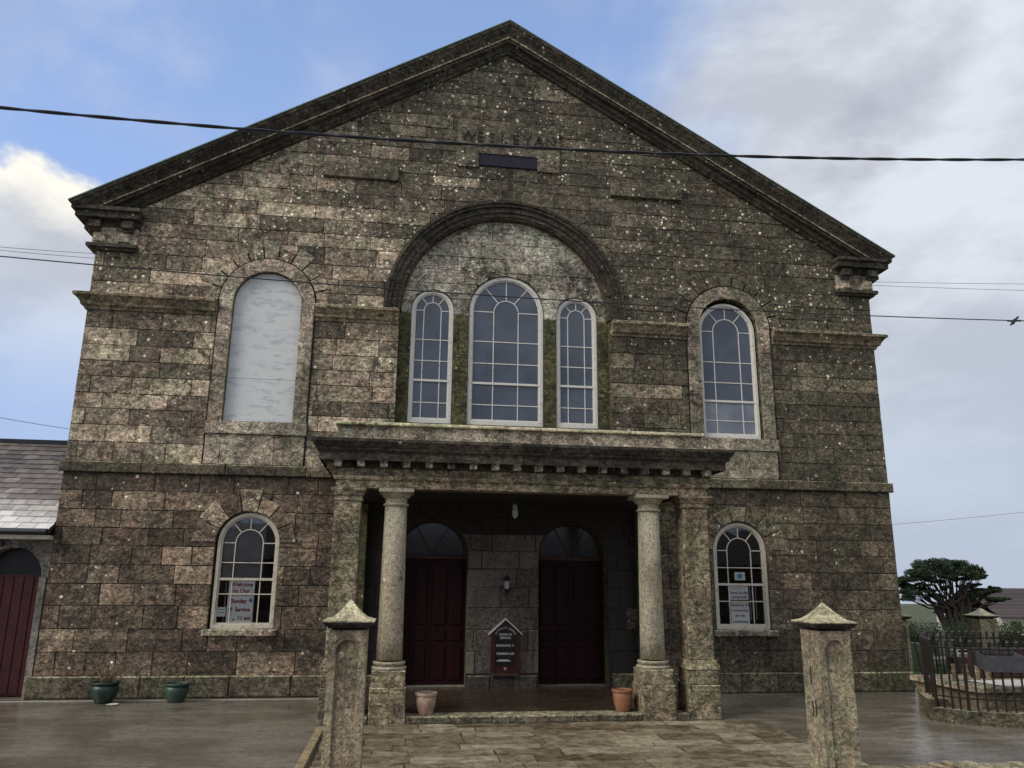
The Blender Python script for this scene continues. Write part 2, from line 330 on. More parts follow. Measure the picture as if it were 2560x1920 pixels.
# ------------------------------------------------------------------ mesh helpers
class MB:
    def __init__(s): s.v = []; s.f = []; s.t = []
    def add(s, vs, fs, tone=.5):
        o = len(s.v); s.v += [tuple(p) for p in vs]; s.f += [tuple(i+o for i in f) for f in fs]; s.t += [tone]*len(vs); return s
    def box(s, x0, x1, y0, y1, z0, z1, tone=.5):
        return s.add([(x0, y0, z0), (x1, y0, z0), (x1, y1, z0), (x0, y1, z0), (x0, y0, z1), (x1, y0, z1), (x1, y1, z1), (x0, y1, z1)],
                     [(0, 3, 2, 1), (4, 5, 6, 7), (0, 1, 5, 4), (1, 2, 6, 5), (2, 3, 7, 6), (3, 0, 4, 7)], tone)
    def bevbox(s, x0, x1, y0, y1, z0, z1, b=.01, tone=.5, warp=0):
        """box with chamfered front/top/sides edges"""
        def ring(e, y): return [(x0+e, y, z0+e), (x1-e, y, z0+e), (x1-e, y, z1-e), (x0+e, y, z1-e)]
        vs = ring(b, y0) + ring(0, y0+b) + ring(0, y1-b) + ring(b, y1)
        fs = [(0, 1, 2, 3), (15, 14, 13, 12)]
        for k in range(3):
            for i in range(4):
                a, c = k*4+i, k*4+(i+1) % 4; fs.append((a, a+4, c+4, c))
        return s.add(vs, fs, tone)
    def prism(s, poly, y0, y1, tone=.5, bev=0, inset=None):
        """poly in (x,z), y0 is the front"""
        n = len(poly)
        if bev:
            cx = sum(p[0] for p in poly)/n; cz = sum(p[1] for p in poly)/n
            def ins(p):
                vx, vz = cx-p[0], cz-p[1]; L = sqrt(vx*vx+vz*vz) or 1; return (p[0]+vx/L*bev*1.3, p[1]+vz/L*bev*1.3)
            ip = [ins(p) for p in poly]
            vs = [(p[0], y0, p[1]) for p in ip] + [(p[0], y0+bev, p[1]) for p in poly] + [(p[0], y1, p[1]) for p in poly]
            fs = [tuple(range(n))]
            for k in range(2):
                for i in range(n): a, b = k*n+i, k*n+(i+1) % n; fs.append((a, a+n, b+n, b))
        else:
            vs = [(p[0], y0, p[1]) for p in poly] + [(p[0], y1, p[1]) for p in poly]
            fs = [tuple(range(n)), tuple(range(2*n-1, n-1, -1))]
            for i in range(n): b = (i+1) % n; fs.append((i, i+n, b+n, b))
        return s.add(vs, fs, tone)
    def strip(s, pa, pb, y0, y1, tone=.5):
        """solid between two open polylines pa, pb (x,z) of equal length"""
        n = len(pa)
        vs = [(p[0], y0, p[1]) for p in pa]+[(p[0], y0, p[1]) for p in pb]+[(p[0], y1, p[1]) for p in pa]+[(p[0], y1, p[1]) for p in pb]
        fs = []
        for i in range(n-1):
            fs += [(i, i+1, n+i+1, n+i), (2*n+i, 3*n+i, 3*n+i+1, 2*n+i+1), (i, 2*n+i, 2*n+i+1, i+1), (n+i, n+i+1, 3*n+i+1, 3*n+i)]
        fs += [(0, n, 3*n, 2*n), (n-1, 3*n-1, 4*n-1, 2*n-1)]
        return s.add(vs, fs, tone)
    def lathe(s, prof, cx, cy, seg=24, tone=.5):
        vs = []; fs = []
        for r, z in prof:
            for k in range(seg): a = 2*pi*k/seg; vs.append((cx+r*cos(a), cy+r*sin(a), z))
        for j in range(len(prof)-1):
            for k in range(seg): a, b = j*seg+k, j*seg+(k+1) % seg; fs.append((a, b, b+seg, a+seg))
        fs.append(tuple(range(seg-1, -1, -1))); fs.append(tuple((len(prof)-1)*seg+k for k in range(seg)))
        return s.add(vs, fs, tone)
    def tube(s, pts, rad, seg=6, tone=.5):
        pts = [Vector(p) for p in pts]; n = len(pts); vs = []; fs = []
        for i, p in enumerate(pts):
            t = (pts[min(i+1, n-1)]-pts[max(i-1, 0)]).normalized()
            u = t.cross(Vector((0, 0, 1)));
            if u.length < .05: u = t.cross(Vector((1, 0, 0)))
            u.normalize(); w = t.cross(u); r = rad[i] if isinstance(rad, (list, tuple)) else rad
            for k in range(seg): a = 2*pi*k/seg; vs.append(p+u*r*cos(a)+w*r*sin(a))
        for i in range(n-1):
            for k in range(seg): a, b = i*seg+k, i*seg+(k+1) % seg; fs.append((a, b, b+seg, a+seg))
        fs.append(tuple(range(seg-1, -1, -1))); fs.append(tuple((n-1)*seg+k for k in range(seg)))
        return s.add(vs, fs, tone)
    def sweep(s, prof, path, tone=.5, close=True):
        """prof: list of (out, up) ; path: list of (x, y, nx, ny, mitre) points, horizontal path; out along the normal"""
        m = len(prof); vs = []; fs = []
        for (x, y, nx, ny) in path:
            for o, z in prof: vs.append((x+nx*o, y+ny*o, z))
        for i in range(len(path)-1):
            for k in range(m-1): a = i*m+k; fs.append((a, a+m, a+m+1, a+1))
        fs.append(tuple(range(m))); fs.append(tuple((len(path)-1)*m+k for k in range(m-1, -1, -1)))
        return s.add(vs, fs, tone)
    def build(s, name, mat, parent=None, smooth=False, **props):
        me = bpy.data.meshes.new(name)
        off = wl(parent) if parent else Vector((0, 0, 0))
        me.from_pydata([(v[0]-off.x, v[1]-off.y, v[2]-off.z) for v in s.v], [], s.f); me.update()
        a = me.attributes.new('tone', 'FLOAT', 'POINT'); a.data.foreach_set('value', s.t)
        me.materials.append(MATS[mat])
        if smooth: me.polygons.foreach_set('use_smooth', [True]*len(me.polygons))
        o = bpy.data.objects.new(name, me); COL.objects.link(o)
        if parent: o.parent = parent
        for k, v in props.items(): o[k] = v
        return o
def wl(o):
    L = Vector(o.location)
    while o.parent: o = o.parent; L += Vector(o.location)
    return L
def thing(name, label, cat, loc=(0, 0, 0), group=None):
    o = bpy.data.objects.new(name, None); COL.objects.link(o); o.location = loc
    o['label'] = label; o['category'] = cat
    if group: o['group'] = group
    return o
def tag(o, label, cat, group=None):
    o['label'] = label; o['category'] = cat
    if group: o['group'] = group
    return o
def arch(cx, hw, zs, n=16, a0=pi, a1=0):
    return [(cx+hw*cos(a0+(a1-a0)*i/n), zs+hw*sin(a0+(a1-a0)*i/n)) for i in range(n+1)]
def archline(cx, hw, zb, zs, n=16): return [(cx-hw, zb)] + arch(cx, hw, zs, n) + [(cx+hw, zb)]

# ------------------------------------------------------------------ the church
church = thing('chapel', 'large dark granite chapel with lichened gable front, arched windows and columned porch', 'church')
WX, CZ = 4.71, 7.23
PK = -.05
SL = (13.885-8.92)/8.44
def gable(z): return min(8.0, max(0.0, (13.72-z)/SL))
class Op:
    def __init__(s, c, hw, zlo, zs, R=None): s.c, s.w, s.zlo, s.zs, s.R = c, hw, zlo, zs, (R or hw); s.top = zs+s.R
    def hw(s, z):
        if z <= s.zlo or z >= s.top: return 0
        if z <= s.zs: return s.w
        return sqrt(max(0, s.R**2-(z-s.zs)**2))
def levels(z0, z1, ops, step):
    L = {z0, z1}
    for o in ops:
        if o.zlo < z1 and o.top > z0:
            for q in (o.zlo-.001, o.zlo+.001, o.zs-.001, o.zs+.001, o.top): 
                if z0 < q < z1: L.add(q)
            k = z0
            while k < z1:
                if k > o.zs and k < o.top: L.add(k)
                k += step
    return sorted(L)
def pieces(a, b, z0, z1, ops, lim, step=.06):
    zs = levels(z0, z1, ops, step)
    res = [([max(a, -lim(z)) for z in zs], [min(b, lim(z)) for z in zs], a, b)]
    for o in ops:
        if o.zlo >= z1 or o.top <= z0: continue
        out = []
        for L, Rr, aa, bb in res:
            if aa < o.c < bb:
                out.append((L, [min(r, o.c-o.hw(z)) for r, z in zip(Rr, zs)], aa, o.c))
                out.append(([max(l, o.c+o.hw(z)) for l, z in zip(L, zs)], Rr, o.c, bb))
            elif bb <= o.c: out.append((L, [min(r, o.c-o.hw(z)) if o.hw(z) else r for r, z in zip(Rr, zs)], aa, bb))
            else: out.append(([max(l, o.c+o.hw(z)) if o.hw(z) else l for l, z in zip(L, zs)], Rr, aa, bb))
        res = out
    final = []
    for L, Rr, aa, bb in res:
        run = []
        for z, l, r in zip(zs, L, Rr):
            if r-l > .012: run.append((z, l, r))
            else:
                if len(run) > 1: final.append(run)
                run = []
        if len(run) > 1: final.append(run)
    return final
def runpoly(run, gap):
    """shrunk polygon of a run"""
    z0, z1 = run[0][0], run[-1][0]
    pts = []
    def zz(z): return min(max(z, z0+gap), z1-gap)
    Ls = [(l+gap, zz(z)) for z, l, r in run]; Rs = [(r-gap, zz(z)) for z, l, r in run]
    if any(r[0]-l[0] < .004 for l, r in zip(Ls, Rs)):
        Ls = [(min(l[0], (l[0]+r[0])/2-.002), l[1]) for l, r in zip(Ls, Rs)]; Rs = [(max(r[0], l[0]+.004), r[1]) for l, r in zip(Ls, Rs)]
    def simp(P):
        out = [P[0]]
        for i in range(1, len(P)-1):
            (x0, y0), (x1, y1), (x2, y2) = out[-1], P[i], P[i+1]
            if abs((x1-x0)*(y2-y0)-(x2-x0)*(y1-y0)) > 2e-4: out.append(P[i])
        out.append(P[-1]); return out
    return simp(Rs)[::1] + simp(Ls)[::-1]

hole_ops = []; blk_ops = []
for s in (-1, 1):
    hole_ops.append(Op(s*WX, .64, 4.86, CZ)); blk_ops.append(Op(s*WX, .925, 4.04, CZ, .925))
    hole_ops.append(Op(s*4.69, .56, 1.13, 2.63)); blk_ops.append(Op(s*4.69, .56, 1.13, 2.63, .56))
    hole_ops.append(Op(s*1.335, .665, -.01, 2.47)); blk_ops.append(Op(s*1.335, .665, -.01, 2.47))
hole_ops.append(Op(0, 2.15, 4.8, 7.25)); blk_ops.append(Op(0, 2.15, 4.8, 7.25, 2.46))
# voussoir reach outside the plain openings
vo_ops = [Op(s*WX, .925, 4.04, CZ-.02, 1.12) for s in (-1, 1)] + [Op(s*4.69, .56, 1.13, 2.63, .82) for s in (-1, 1)]
blk_ops2 = [o for o in blk_ops if o.c in (0,) or abs(o.c) < 2] + vo_ops
low_c = [.36, .75, 1.13, 1.52, 1.89, 2.22, 2.55, 2.86, 3.18, 3.52, 3.84]
mid_c = [4.04, 4.40, 4.72, 5.02, 5.31, 5.63, 5.93, 6.24, 6.57, 6.92]
up_c = [7.22, 7.50, 7.80, 8.10, 8.47, 8.77, 9.08, 9.38, 9.69, 10.02, 10.25, 10.54, 10.84, 11.11, 11.36, 11.65, 11.95, 12.25, 12.55, 12.85, 13.15, 13.45]
def in_ops(z0, z1): return [o for o in hole_ops if o.zlo < z1 and o.top > z0]
# backing with real openings
bm_ = MB(); rv = MB()
zall = sorted(set(levels(0, 13.7, hole_ops, .08) + [8.9]))
for z0, z1 in zip(zall, zall[1:]):
    zm = (z0+z1)/2
    ops = sorted([o for o in hole_ops if o.hw(zm) > 0], key=lambda o: o.c)
    def hwz(o, z):
        z = min(max(z, o.zlo+.0005), o.top-.0005); return o.hw(z)
    eL = [(-gable(z0), -gable(z1))]; ends = []
    cur = (-gable(z0), -gable(z1), False)
    segs = []
    for o in ops:
        l = (o.c-hwz(o, z0), o.c-hwz(o, z1)); r = (o.c+hwz(o, z0), o.c+hwz(o, z1))
        segs.append((cur[0], cur[1], l[0], l[1]))
        D_ = .35
        rv.add([(l[0], 0, z0), (l[1], 0, z1), (l[1], D_, z1), (l[0], D_, z0)], [(0, 3, 2, 1)], .4)
        rv.add([(r[0], 0, z0), (r[1], 0, z1), (r[1], D_, z1), (r[0], D_, z0)], [(0, 1, 2, 3)], .4)
        cur = (r[0], r[1], True)
    segs.append((cur[0], cur[1], gable(z0), gable(z1)))
    for a0, a1, b0, b1 in segs:
        if b0-a0 > 1e-4 or b1-a1 > 1e-4:
            bm_.add([(a0, 0, z0), (b0, 0, z0), (b1, 0, z1), (a1, 0, z1), (a0, .34, z0), (b0, .34, z0), (b1, .34, z1), (a1, .34, z1)], [(0, 1, 2, 3), (7, 6, 5, 4)])
wall = bm_.build('front_wall', 'mortar', church)
rv.build('window_reveals', 'mossy', wall, kind='stuff')

blocks = []     # (pixel weight, poly, y0, tone, mat)
def lay(cs, ops, lim, lo, hi, proud, mat, xr=(-8, 8), y_back=.004, gap=.007, tonef=None, dest=None, bev=.012):
    for ci, (z0, z1) in enumerate(zip(cs, cs[1:])):
        x = xr[0] - rnd.uniform(0, hi*.6)*(0 if ci % 2 else 1)
        while x < xr[1]:
            w = rnd.uniform(lo, hi)
            a, b = max(x, xr[0]), min(x+w, xr[1]); x += w
            if xr[1]-x < lo*.5: b = xr[1]; x = xr[1]
            if b-a < .08: continue
            for run in pieces(a, b, z0, z1, ops, lim):
                poly = runpoly(run, gap)
                if len(poly) < 3: continue
                area = abs(sum(poly[i-1][0]*poly[i][1]-poly[i][0]*poly[i-1][1] for i in range(len(poly))))/2
                if area < .003: continue
                mx = sum(p[0] for p in poly)/len(poly); mz = sum(p[1] for p in poly)/len(poly)
                if mat == 'rustic' and len(poly) == 4: poly = [(p[0]+rnd.uniform(-.004, .004), p[1]+rnd.uniform(-.006, .004)) for p in poly]
                dd = (mx-CAM[0])**2+CAM[1]**2+(mz-CAM[2])**2
                hidden = abs(mx) < 2.9 and 3.35 < mz < 4.8
                tn = tonef(mx, mz) if tonef else rnd.uniform(.2, .8)
                mt = mat
                if mat == 'rustic' and abs(mx) < 2.75 and mz < 3.6: mt = 'porch_shade' if abs(mx) < .72 and mz < 2.75 else 'porch_shade_deep'  # blocks inside the porch get the stone copies with shade in their colour
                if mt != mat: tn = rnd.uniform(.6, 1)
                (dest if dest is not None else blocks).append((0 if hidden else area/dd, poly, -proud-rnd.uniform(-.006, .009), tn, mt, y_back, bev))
def t_up(x, z):
    left = max(0, min(1, (1.5-x)/6))
    t = rnd.gauss(.20+.34*left, .19)
    if rnd.random() < .10+.2*left: t += .42
    if z > 10.2: t -= .08
    return max(0, min(1, t))
def t_low(x, z):
    t = rnd.gauss(.38, .2)
    if rnd.random() < .14: t += .38
    return max(0, min(1, t))
LAST = lambda z: gable(z)
imp = 7.22
lay(low_c, blk_ops2, LAST, .42, 1.0, .018, 'rustic', tonef=t_low, bev=.009, gap=.0055)
lay(mid_c, blk_ops2, LAST, .5, 1.15, .018, 'ashlar', tonef=t_up, bev=.007, gap=.0055)
lay([6.92, 7.22], blk_ops2, LAST, .5, 1.15, .018, 'ashlar', tonef=t_up, bev=.007, gap=.0055)
lay(up_c, blk_ops2, LAST, .5, 1.3, .018, 'ashlar', tonef=t_up, bev=.007, gap=.0055)
lay([13.45, 13.72], [], LAST, .6, 1.0, .018, 'ashlar', tonef=t_up, bev=.007, gap=.0055)
# belt course and plinth, proud of the wall
lay([3.84, 4.04], [], LAST, 1.0, 1.9, .075, 'ashlar', xr=(-8.06, 8.06), tonef=t_up, bev=.015) if False else None
blocks.sort(key=lambda b: -b[0])
rest = {}
for i, (wgt, poly, y0, tn, mat, yb, bev) in enumerate(blocks):
    if i < 300: MB().prism(poly, y0, yb, tn, bev=bev).build('stone_block', mat, wall)
    else: rest.setdefault(mat, MB()).prism(poly, y0, yb, tn, bev=bev)
for mat, mb in rest.items(): mb.build('small_stone_blocks', mat, wall, kind='stuff')

def course(name, z0, z1, x0, x1, y0, y1, mat, lo, hi, parent, tf=None, bev=.014, skip=()):
    x = x0
    while x < x1-.01:
        w = rnd.uniform(lo, hi); b = x+w if x1-(x+w) > lo*.6 else x1
        if not any(s0 < (x+b)/2 < s1 for s0, s1 in skip):
            MB().bevbox(x+.004, b-.004, y0+rnd.uniform(-.004, .004), y1, z0+.004, z1, bev, (tf or rnd.uniform)(.25, .75)).build(name, mat, parent)
        x = b
course('belt_stone', 3.84, 4.035, -8.07, -2.96, -.08, .005, 'plinth', .9, 1.5, wall)
course('belt_stone', 3.84, 4.035, 2.96, 8.07, -.08, .005, 'plinth', .9, 1.5, wall)
for xa, xb in ((-8.08, -2.05), (2.05, 8.08)):
    course('plinth_stone', 0, .36, xa, xb, -.09, .005, 'plinth', .6, 1.25, wall, bev=.02)
course('plinth_stone', 0, .33, -.64, .64, -.06, .005, 'porch_shade', .38, .5, wall, bev=.012)

# rest of the building behind the front
body = MB()
for s in (-1, 1):
    x0, x1 = (-8.0, -7.6) if s < 0 else (7.6, 8.0)
    body.box(x0, x1, .345, 17, 0, 8.75, .4)
body.box(-7.6, 7.6, 16.6, 17, 0, 8.75, .4)
body.build('side_walls', 'rustic', church)
MB().prism([(-8, 8.75), (8, 8.75), (0, 13.6)], 16.7, 17).build('rear_gable', 'rustic', church)
MB().box(-7.6, 7.6, .36, 16.6, .02, .06).build('inner_floor', 'brown_wood', church)
MB().box(-7.6, 7.6, .36, 16.6, 4.2, 4.3).build('gallery_floor', 'interior', church)
rf = MB()
for s in (-1, 1):
    e = (s*8.35, 8.95); p = (PK, 13.80)
    poly = [e, p, (PK, 13.55), (s*8.35, 8.72)]
    if s < 0: poly = poly[::-1]
    rf.prism(poly, .02, 17.2, .4)
rf.build('roof', 'tile_brown', church)

# raking cornice: profile (out, down perpendicular to the slope) swept up each side
prof = [(.02, 0), (.40, 0), (.40, .05), (.37, .075), (.35, .12), (.29, .19), (.27, .24), (.27, .27), (.25, .275), (.25, .35), (.16, .36), (.14, .44), (.10, .46), (.08, .50), (.0, .52)]
def rake(side):
    e = Vector((side*8.46, 8.93)); p = Vector((PK, 13.885)); L = (p-e).length; u = (p-e)/L
    nrm = Vector((-u.y, u.x)) if side > 0 else Vector((u.y, -u.x))      # pointing down/inwards
    if nrm.y > 0: nrm = -nrm
    n = 9
    for k in range(n):
        t0 = L*k/n + (.004 if k else 0); t1 = L*(k+1)/n-(.004 if k < n-1 else 0)
        vs = []; m = len(prof)
        jit = rnd.uniform(-.006, .006)
        for t in (t0, t1):
            for o_, dd in prof:
                q = e+u*t+nrm*dd
                if t == L:                       # mitre on the ridge line
                    q = Vector((PK, p.y-dd/abs(nrm.y)))
                if t == t0 and k == 0:           # plumb cut at the eaves, raked back below
                    q = e+nrm*dd+u*(dd*.62)
                vs.append((q.x, -o_+jit, q.y))
        fs = []
        for i in range(m-1): fs.append((i, i+m, i+m+1, i+1) if side < 0 else (i+1, i+m+1, i+m, i))
        fs += [tuple(range(m)), tuple(range(2*m-1, m-1, -1))]
        MB().add(vs, fs, rnd.uniform(.2, .6)).build('cornice_stone', 'cornice', cor)
    lp = []
    for q in (e+nrm*.262+u*.16, p+Vector((0, -.262/abs(nrm.y)))):
        for o_, dd in ((.262, 0), (.290, 0), (.290, .024), (.262, .024)): lp.append((q.x, -o_, q.y-dd/abs(nrm.y)))
    MB().add(lp, [(0, 4, 5, 1), (1, 5, 6, 2), (2, 6, 7, 3), (3, 7, 4, 0), (0, 1, 2, 3), (7, 6, 5, 4)], .8).build('cornice_fillet', 'porch', cor)
    # greened lead lip along the top edge
    a = e; b = p
    vs = []
    for q in (a, b):
        for y, dz_ in ((-.415, 0), (-.415, .028), (.1, .028), (.1, 0)): vs.append((q.x, y, q.y+dz_+.003))
    MB().add(vs, [(0, 4, 5, 1), (1, 5, 6, 2), (2, 6, 7, 3), (3, 7, 4, 0), (0, 1, 2, 3), (7, 6, 5, 4)]).build('cornice_lip', 'lead_lip', cor)
cor = MB().box(-.3, .3, -.02, .0, 13.3, 13.32).build('raking_cornice', 'cornice', church)
rake(-1); rake(1)

# returned entablature blocks on the corners
def corner(s):
    xa, xb = (8.0, 7.2)                       # |x| range
    def X(v): return s*v
    def bx(mb, a, b, y0, y1, z0, z1, t=.4): mb.box(min(X(a), X(b)), max(X(a), X(b)), y0, y1, z0, z1, t); return mb
    e = bx(MB(), 7.18, 8.42, -.34, .3, 8.83, 8.90, .6)
    ent = e.build('corner_entablature', 'cornice', church)
    bx(MB(), 7.20, 8.36, -.28, .3, 8.70, 8.828, .5).build('corona', 'cornice', ent)
    bx(MB(), 7.22, 8.20, -.12, .3, 8.58, 8.698, .4).build('bed_moulding', 'cornice', ent)
    for a in (8.02, 7.42):
        mb = MB(); bx(mb, a-.12, a+.10, -.24, -.12, 8.52, 8.66, .5); bx(mb, a-.10, a+.08, -.17, -.09, 8.46, 8.52, .5); mb.build('mutule', 'cornice', ent)
    mb = MB(); bx(mb, 8.1, 8.24, -.08, .3, 8.52, 8.6, .5); bx(mb, 8.1, 8.16, -.08, .3, 8.46, 8.52, .5); mb.build('side_mutule', 'cornice', ent)
    bx(MB(), 7.24, 8.06, -.09, .3, 8.22, 8.577, .75).build('frieze_block', 'dressed', ent)
    for a in (7.95, 7.5): bx(MB(), a-.13, a+.08, -.125, -.088, 8.27, 8.45, .7).build('frieze_panel', 'dressed', ent)
    mb = MB(); bx(mb, 7.22, 8.14, -.16, .3, 8.15, 8.218, .5); bx(mb, 7.24, 8.08, -.11, .3, 8.10, 8.148, .4); mb.build('architrave_fillet', 'cornice', ent)
corner(-1); corner(1)

# impost cornices
iprof = [(0, 6.92), (.04, 6.92), (.05, 6.97), (.10, 6.99), (.11, 7.04), (.17, 7.12), (.22, 7.15), (.22, 7.20), (.18, 7.22), (0, 7.235)]
def impost(x0, x1, endl, endr):
    path = []
    if endl: path += [(x0, .3, -1, 0), (x0, 0, -1, -1)]
    else: path += [(x0, .0, 0, -1)]
    if endr: path += [(x1, 0, 1, -1), (x1, .3, 1, 0)]
    else: path += [(x1, 0, 0, -1)]
    MB().sweep(iprof, path, rnd.uniform(.35, .6)).build('impost_cornice', 'porch', church)
impost(-8.0, -5.66, True, False); impost(-3.79, -2.18, False, False)
impost(2.18, 3.79, False, False); impost(5.66, 8.0, False, True)

# big arch: three stepped mouldings as arch stones
big = MB().strip(arch(0, 2.115, 7.25, 40), arch(0, 2.26, 7.25, 40), -.02, .17, .5).build('great_arch', 'cornice', church)
N_ = 13
for k in range(N_):
    a0, a1 = pi-pi*k/N_, pi-pi*(k+1)/N_
    t = rnd.uniform(.2, .6)
    e = .002
    mb = MB()
    for (r0, r1, yf) in ((2.151, 2.24, -.045), (2.24, 2.35, -.075), (2.35, 2.42, -.12), (2.42, 2.48, -.15)):
        mb.strip(arch(0, r0, 7.25, 6, a0-e, a1+e), arch(0, r1, 7.25, 6, a0-e, a1+e), yf, .0, t)
    mb.build('arch_moulding', 'cornice', big)

# recessed panel with the three-light window
vent_ops = [Op(-1.49, .43, 4.99, 7.35), Op(0.02, .77, 4.99, 7.39), Op(1.49, .43, 4.99, 7.35)]
hwp = lambda z: 2.15 if z < 7.25 else sqrt(max(0, 2.149**2-(z-7.25)**2))
pb_ = MB(); YB = .16
zl = sorted(set(levels(4.85, 9.398, vent_ops+[Op(0, 2.15, 4.8, 7.25)], .08)))
for z0, z1 in zip(zl, zl[1:]):
    zm = (z0+z1)/2
    cur = (-hwp(z0), -hwp(z1))
    for o in [o for o in vent_ops if o.hw(zm) > 0]:
        h0 = o.hw(min(max(z0, o.zlo+.0005), o.top-.0005)); h1 = o.hw(min(max(z1, o.zlo+.0005), o.top-.0005))
        l = (o.c-h0, o.c-h1); r = (o.c+h0, o.c+h1)
        pb_.add([(cur[0], YB, z0), (l[0], YB, z0), (l[1], YB, z1), (cur[1], YB, z1)], [(0, 1, 2, 3)])
        pb_.add([(l[0], YB, z0), (l[1], YB, z1), (l[1], YB+.2, z1), (l[0], YB+.2, z0)], [(0, 3, 2, 1)])
        pb_.add([(r[0], YB, z0), (r[1], YB, z1), (r[1], YB+.2, z1), (r[0], YB+.2, z0)], [(0, 1, 2, 3)])
        cur = r
    pb_.add([(cur[0], YB, z0), (hwp(z0), YB, z0), (hwp(z1), YB, z1), (cur[1], YB, z1)], [(0, 1, 2, 3)])
tymp = pb_.build('recessed_panel', 'mortar', church)
dst = []
class Curve(Op):
    def hw(s, z): return 0
CURVE = Curve(50, 2.15, 4.8, 7.25)
lay([4.9, 5.35, 5.85, 6.4, 6.95, 7.25], vent_ops, hwp, .8, 1.4, -YB+.012, 'mossy', xr=(-2.15, 2.15), y_back=YB+.004, dest=dst, gap=.004)
lay([7.25, 7.6, 7.92, 8.22, 8.52, 8.85, 9.12, 9.4], vent_ops+[CURVE], hwp, .8, 1.6, -YB+.012, 'panel', xr=(-2.15, 2.15), y_back=YB+.004, dest=dst, gap=.005, tonef=lambda x, z: rnd.uniform(.4, .9))
for (_, poly, y0, tn, mat, yb, bev) in dst: MB().prism(poly, y0, yb, tn, bev=.006).build('panel_stone', mat, tymp)

# raised window surrounds, aprons, sills and voussoirs of the upper windows
for s in (-1, 1):
    c = s*WX
    sur = MB().box(c-.92, c+.92, -.085, .004, 4.62, 4.858, .75).build('window_surround', 'dressed', church)
    sur['label'] = 'raised stone surround of the boarded upper window' if s < 0 else 'raised stone surround of the glazed upper window'
    for (xa, xb) in ((c-.9, c-.645), (c+.645, c+.9)):
        zz = 4.86
        while zz < CZ-.01:
            z2 = min(CZ, zz+rnd.uniform(.75, 1.0)); z2 = CZ if CZ-z2 < .4 else z2
            MB().bevbox(xa, xb, -.06, .012, zz+.003, z2-.003, .008, rnd.uniform(.35, .7)).build('jamb_stone', 'dressed', sur); zz = z2
    n = 7
    for k in range(n):
        a0, a1 = pi-pi*k/n, pi-pi*(k+1)/n
        MB().strip(arch(c, .645, CZ, 5, a0-.005, a1+.005), arch(c, .9, CZ, 5, a0-.005, a1+.005), -.06, .012, rnd.uniform(.35, .8)).build('arch_stone', 'dressed', sur)
    # apron slabs
    xs = [c-.9, c-.62, c+.35, c+.9] if s < 0 else [c-.9, c+.3, c+.9]
    for xa, xb in zip(xs, xs[1:]): MB().bevbox(xa+.003, xb-.003, -.05, .004, 4.045, 4.61, .008, rnd.uniform(.5, .85)).build('apron_slab', 'dressed', sur)
    n = 11
    for k in range(n):
        a0, a1 = pi-pi*k/n, pi-pi*(k+1)/n
        ro = rnd.choice((1.16, 1.3, 1.36, 1.22)) if 0 < k < n-1 else 1.18
        a0 -= .014; a1 += .014
        P_ = [(c+.93*cos(a0), CZ+.93*sin(a0)), (c+.93*cos((a0+a1)/2), CZ+.93*sin((a0+a1)/2)), (c+.93*cos(a1), CZ+.93*sin(a1)), (c+ro*cos(a1), CZ+ro*sin(a1)), (c+ro*cos(a0), CZ+ro*sin(a0))]
        if s*(c) > 0 or True:
            MB().prism(P_[::-1] if False else P_, -.034-rnd.uniform(0, .006), .003, min(1, rnd.uniform(.2, .55)+(.2 if s < 0 else .0)), bev=.01).build('voussoir', 'dressed' if (s < 0 and rnd.random() < .7) else 'ashlar', sur)
# lower windows: voussoirs and sill
for s in (-1, 1):
    c = s*4.69
    sur = MB().bevbox(c-.63, c+.65, -.12, .06, 1.02, 1.128, .012, .7).build('window_sill', 'dressed', church)
    n = 7
    for k in range(n):
        a0, a1 = pi-pi*k/n-.012, pi-pi*(k+1)/n+.012
        ro = rnd.choice((.86, .93, .98))
        P_ = [(c+.565*cos(a0), 2.63+.565*sin(a0)), (c+.565*cos((a0+a1)/2), 2.63+.565*sin((a0+a1)/2)), (c+.565*cos(a1), 2.63+.565*sin(a1)), (c+ro*cos(a1), 2.63+ro*sin(a1)), (c+ro*cos(a0), 2.63+ro*sin(a0))]
        MB().prism(P_, -.036-rnd.uniform(0, .006), .003, rnd.uniform(.45, .95), bev=.012).build('voussoir', 'rustic' if rnd.random() < .6 else 'ashlar', sur)

# tablets in the gable
tab = MB()
tab.box(-1.12, -.64, -.062, -.01, 10.50, 11.62, .45).box(.62, 1.10, -.062, -.01, 10.50, 11.62, .45).box(-.64, .62, -.062, -.01, 10.83, 11.62, .45)
tab = tab.build('name_tablet', 'ashlar', church)
MB().box(-.64, .62, -.045, -.012, 10.56, 10.829).build('slot_board', 'louvre', tab)
for xa, xb, za, zb in ((-3.83, -2.31, 10.03, 10.36), (2.22, 3.80, 10.06, 10.40)):
    MB().bevbox(xa, xb, -.085, -.01, za, zb, .01, .35).build('blank_tablet', 'ashlar', church)

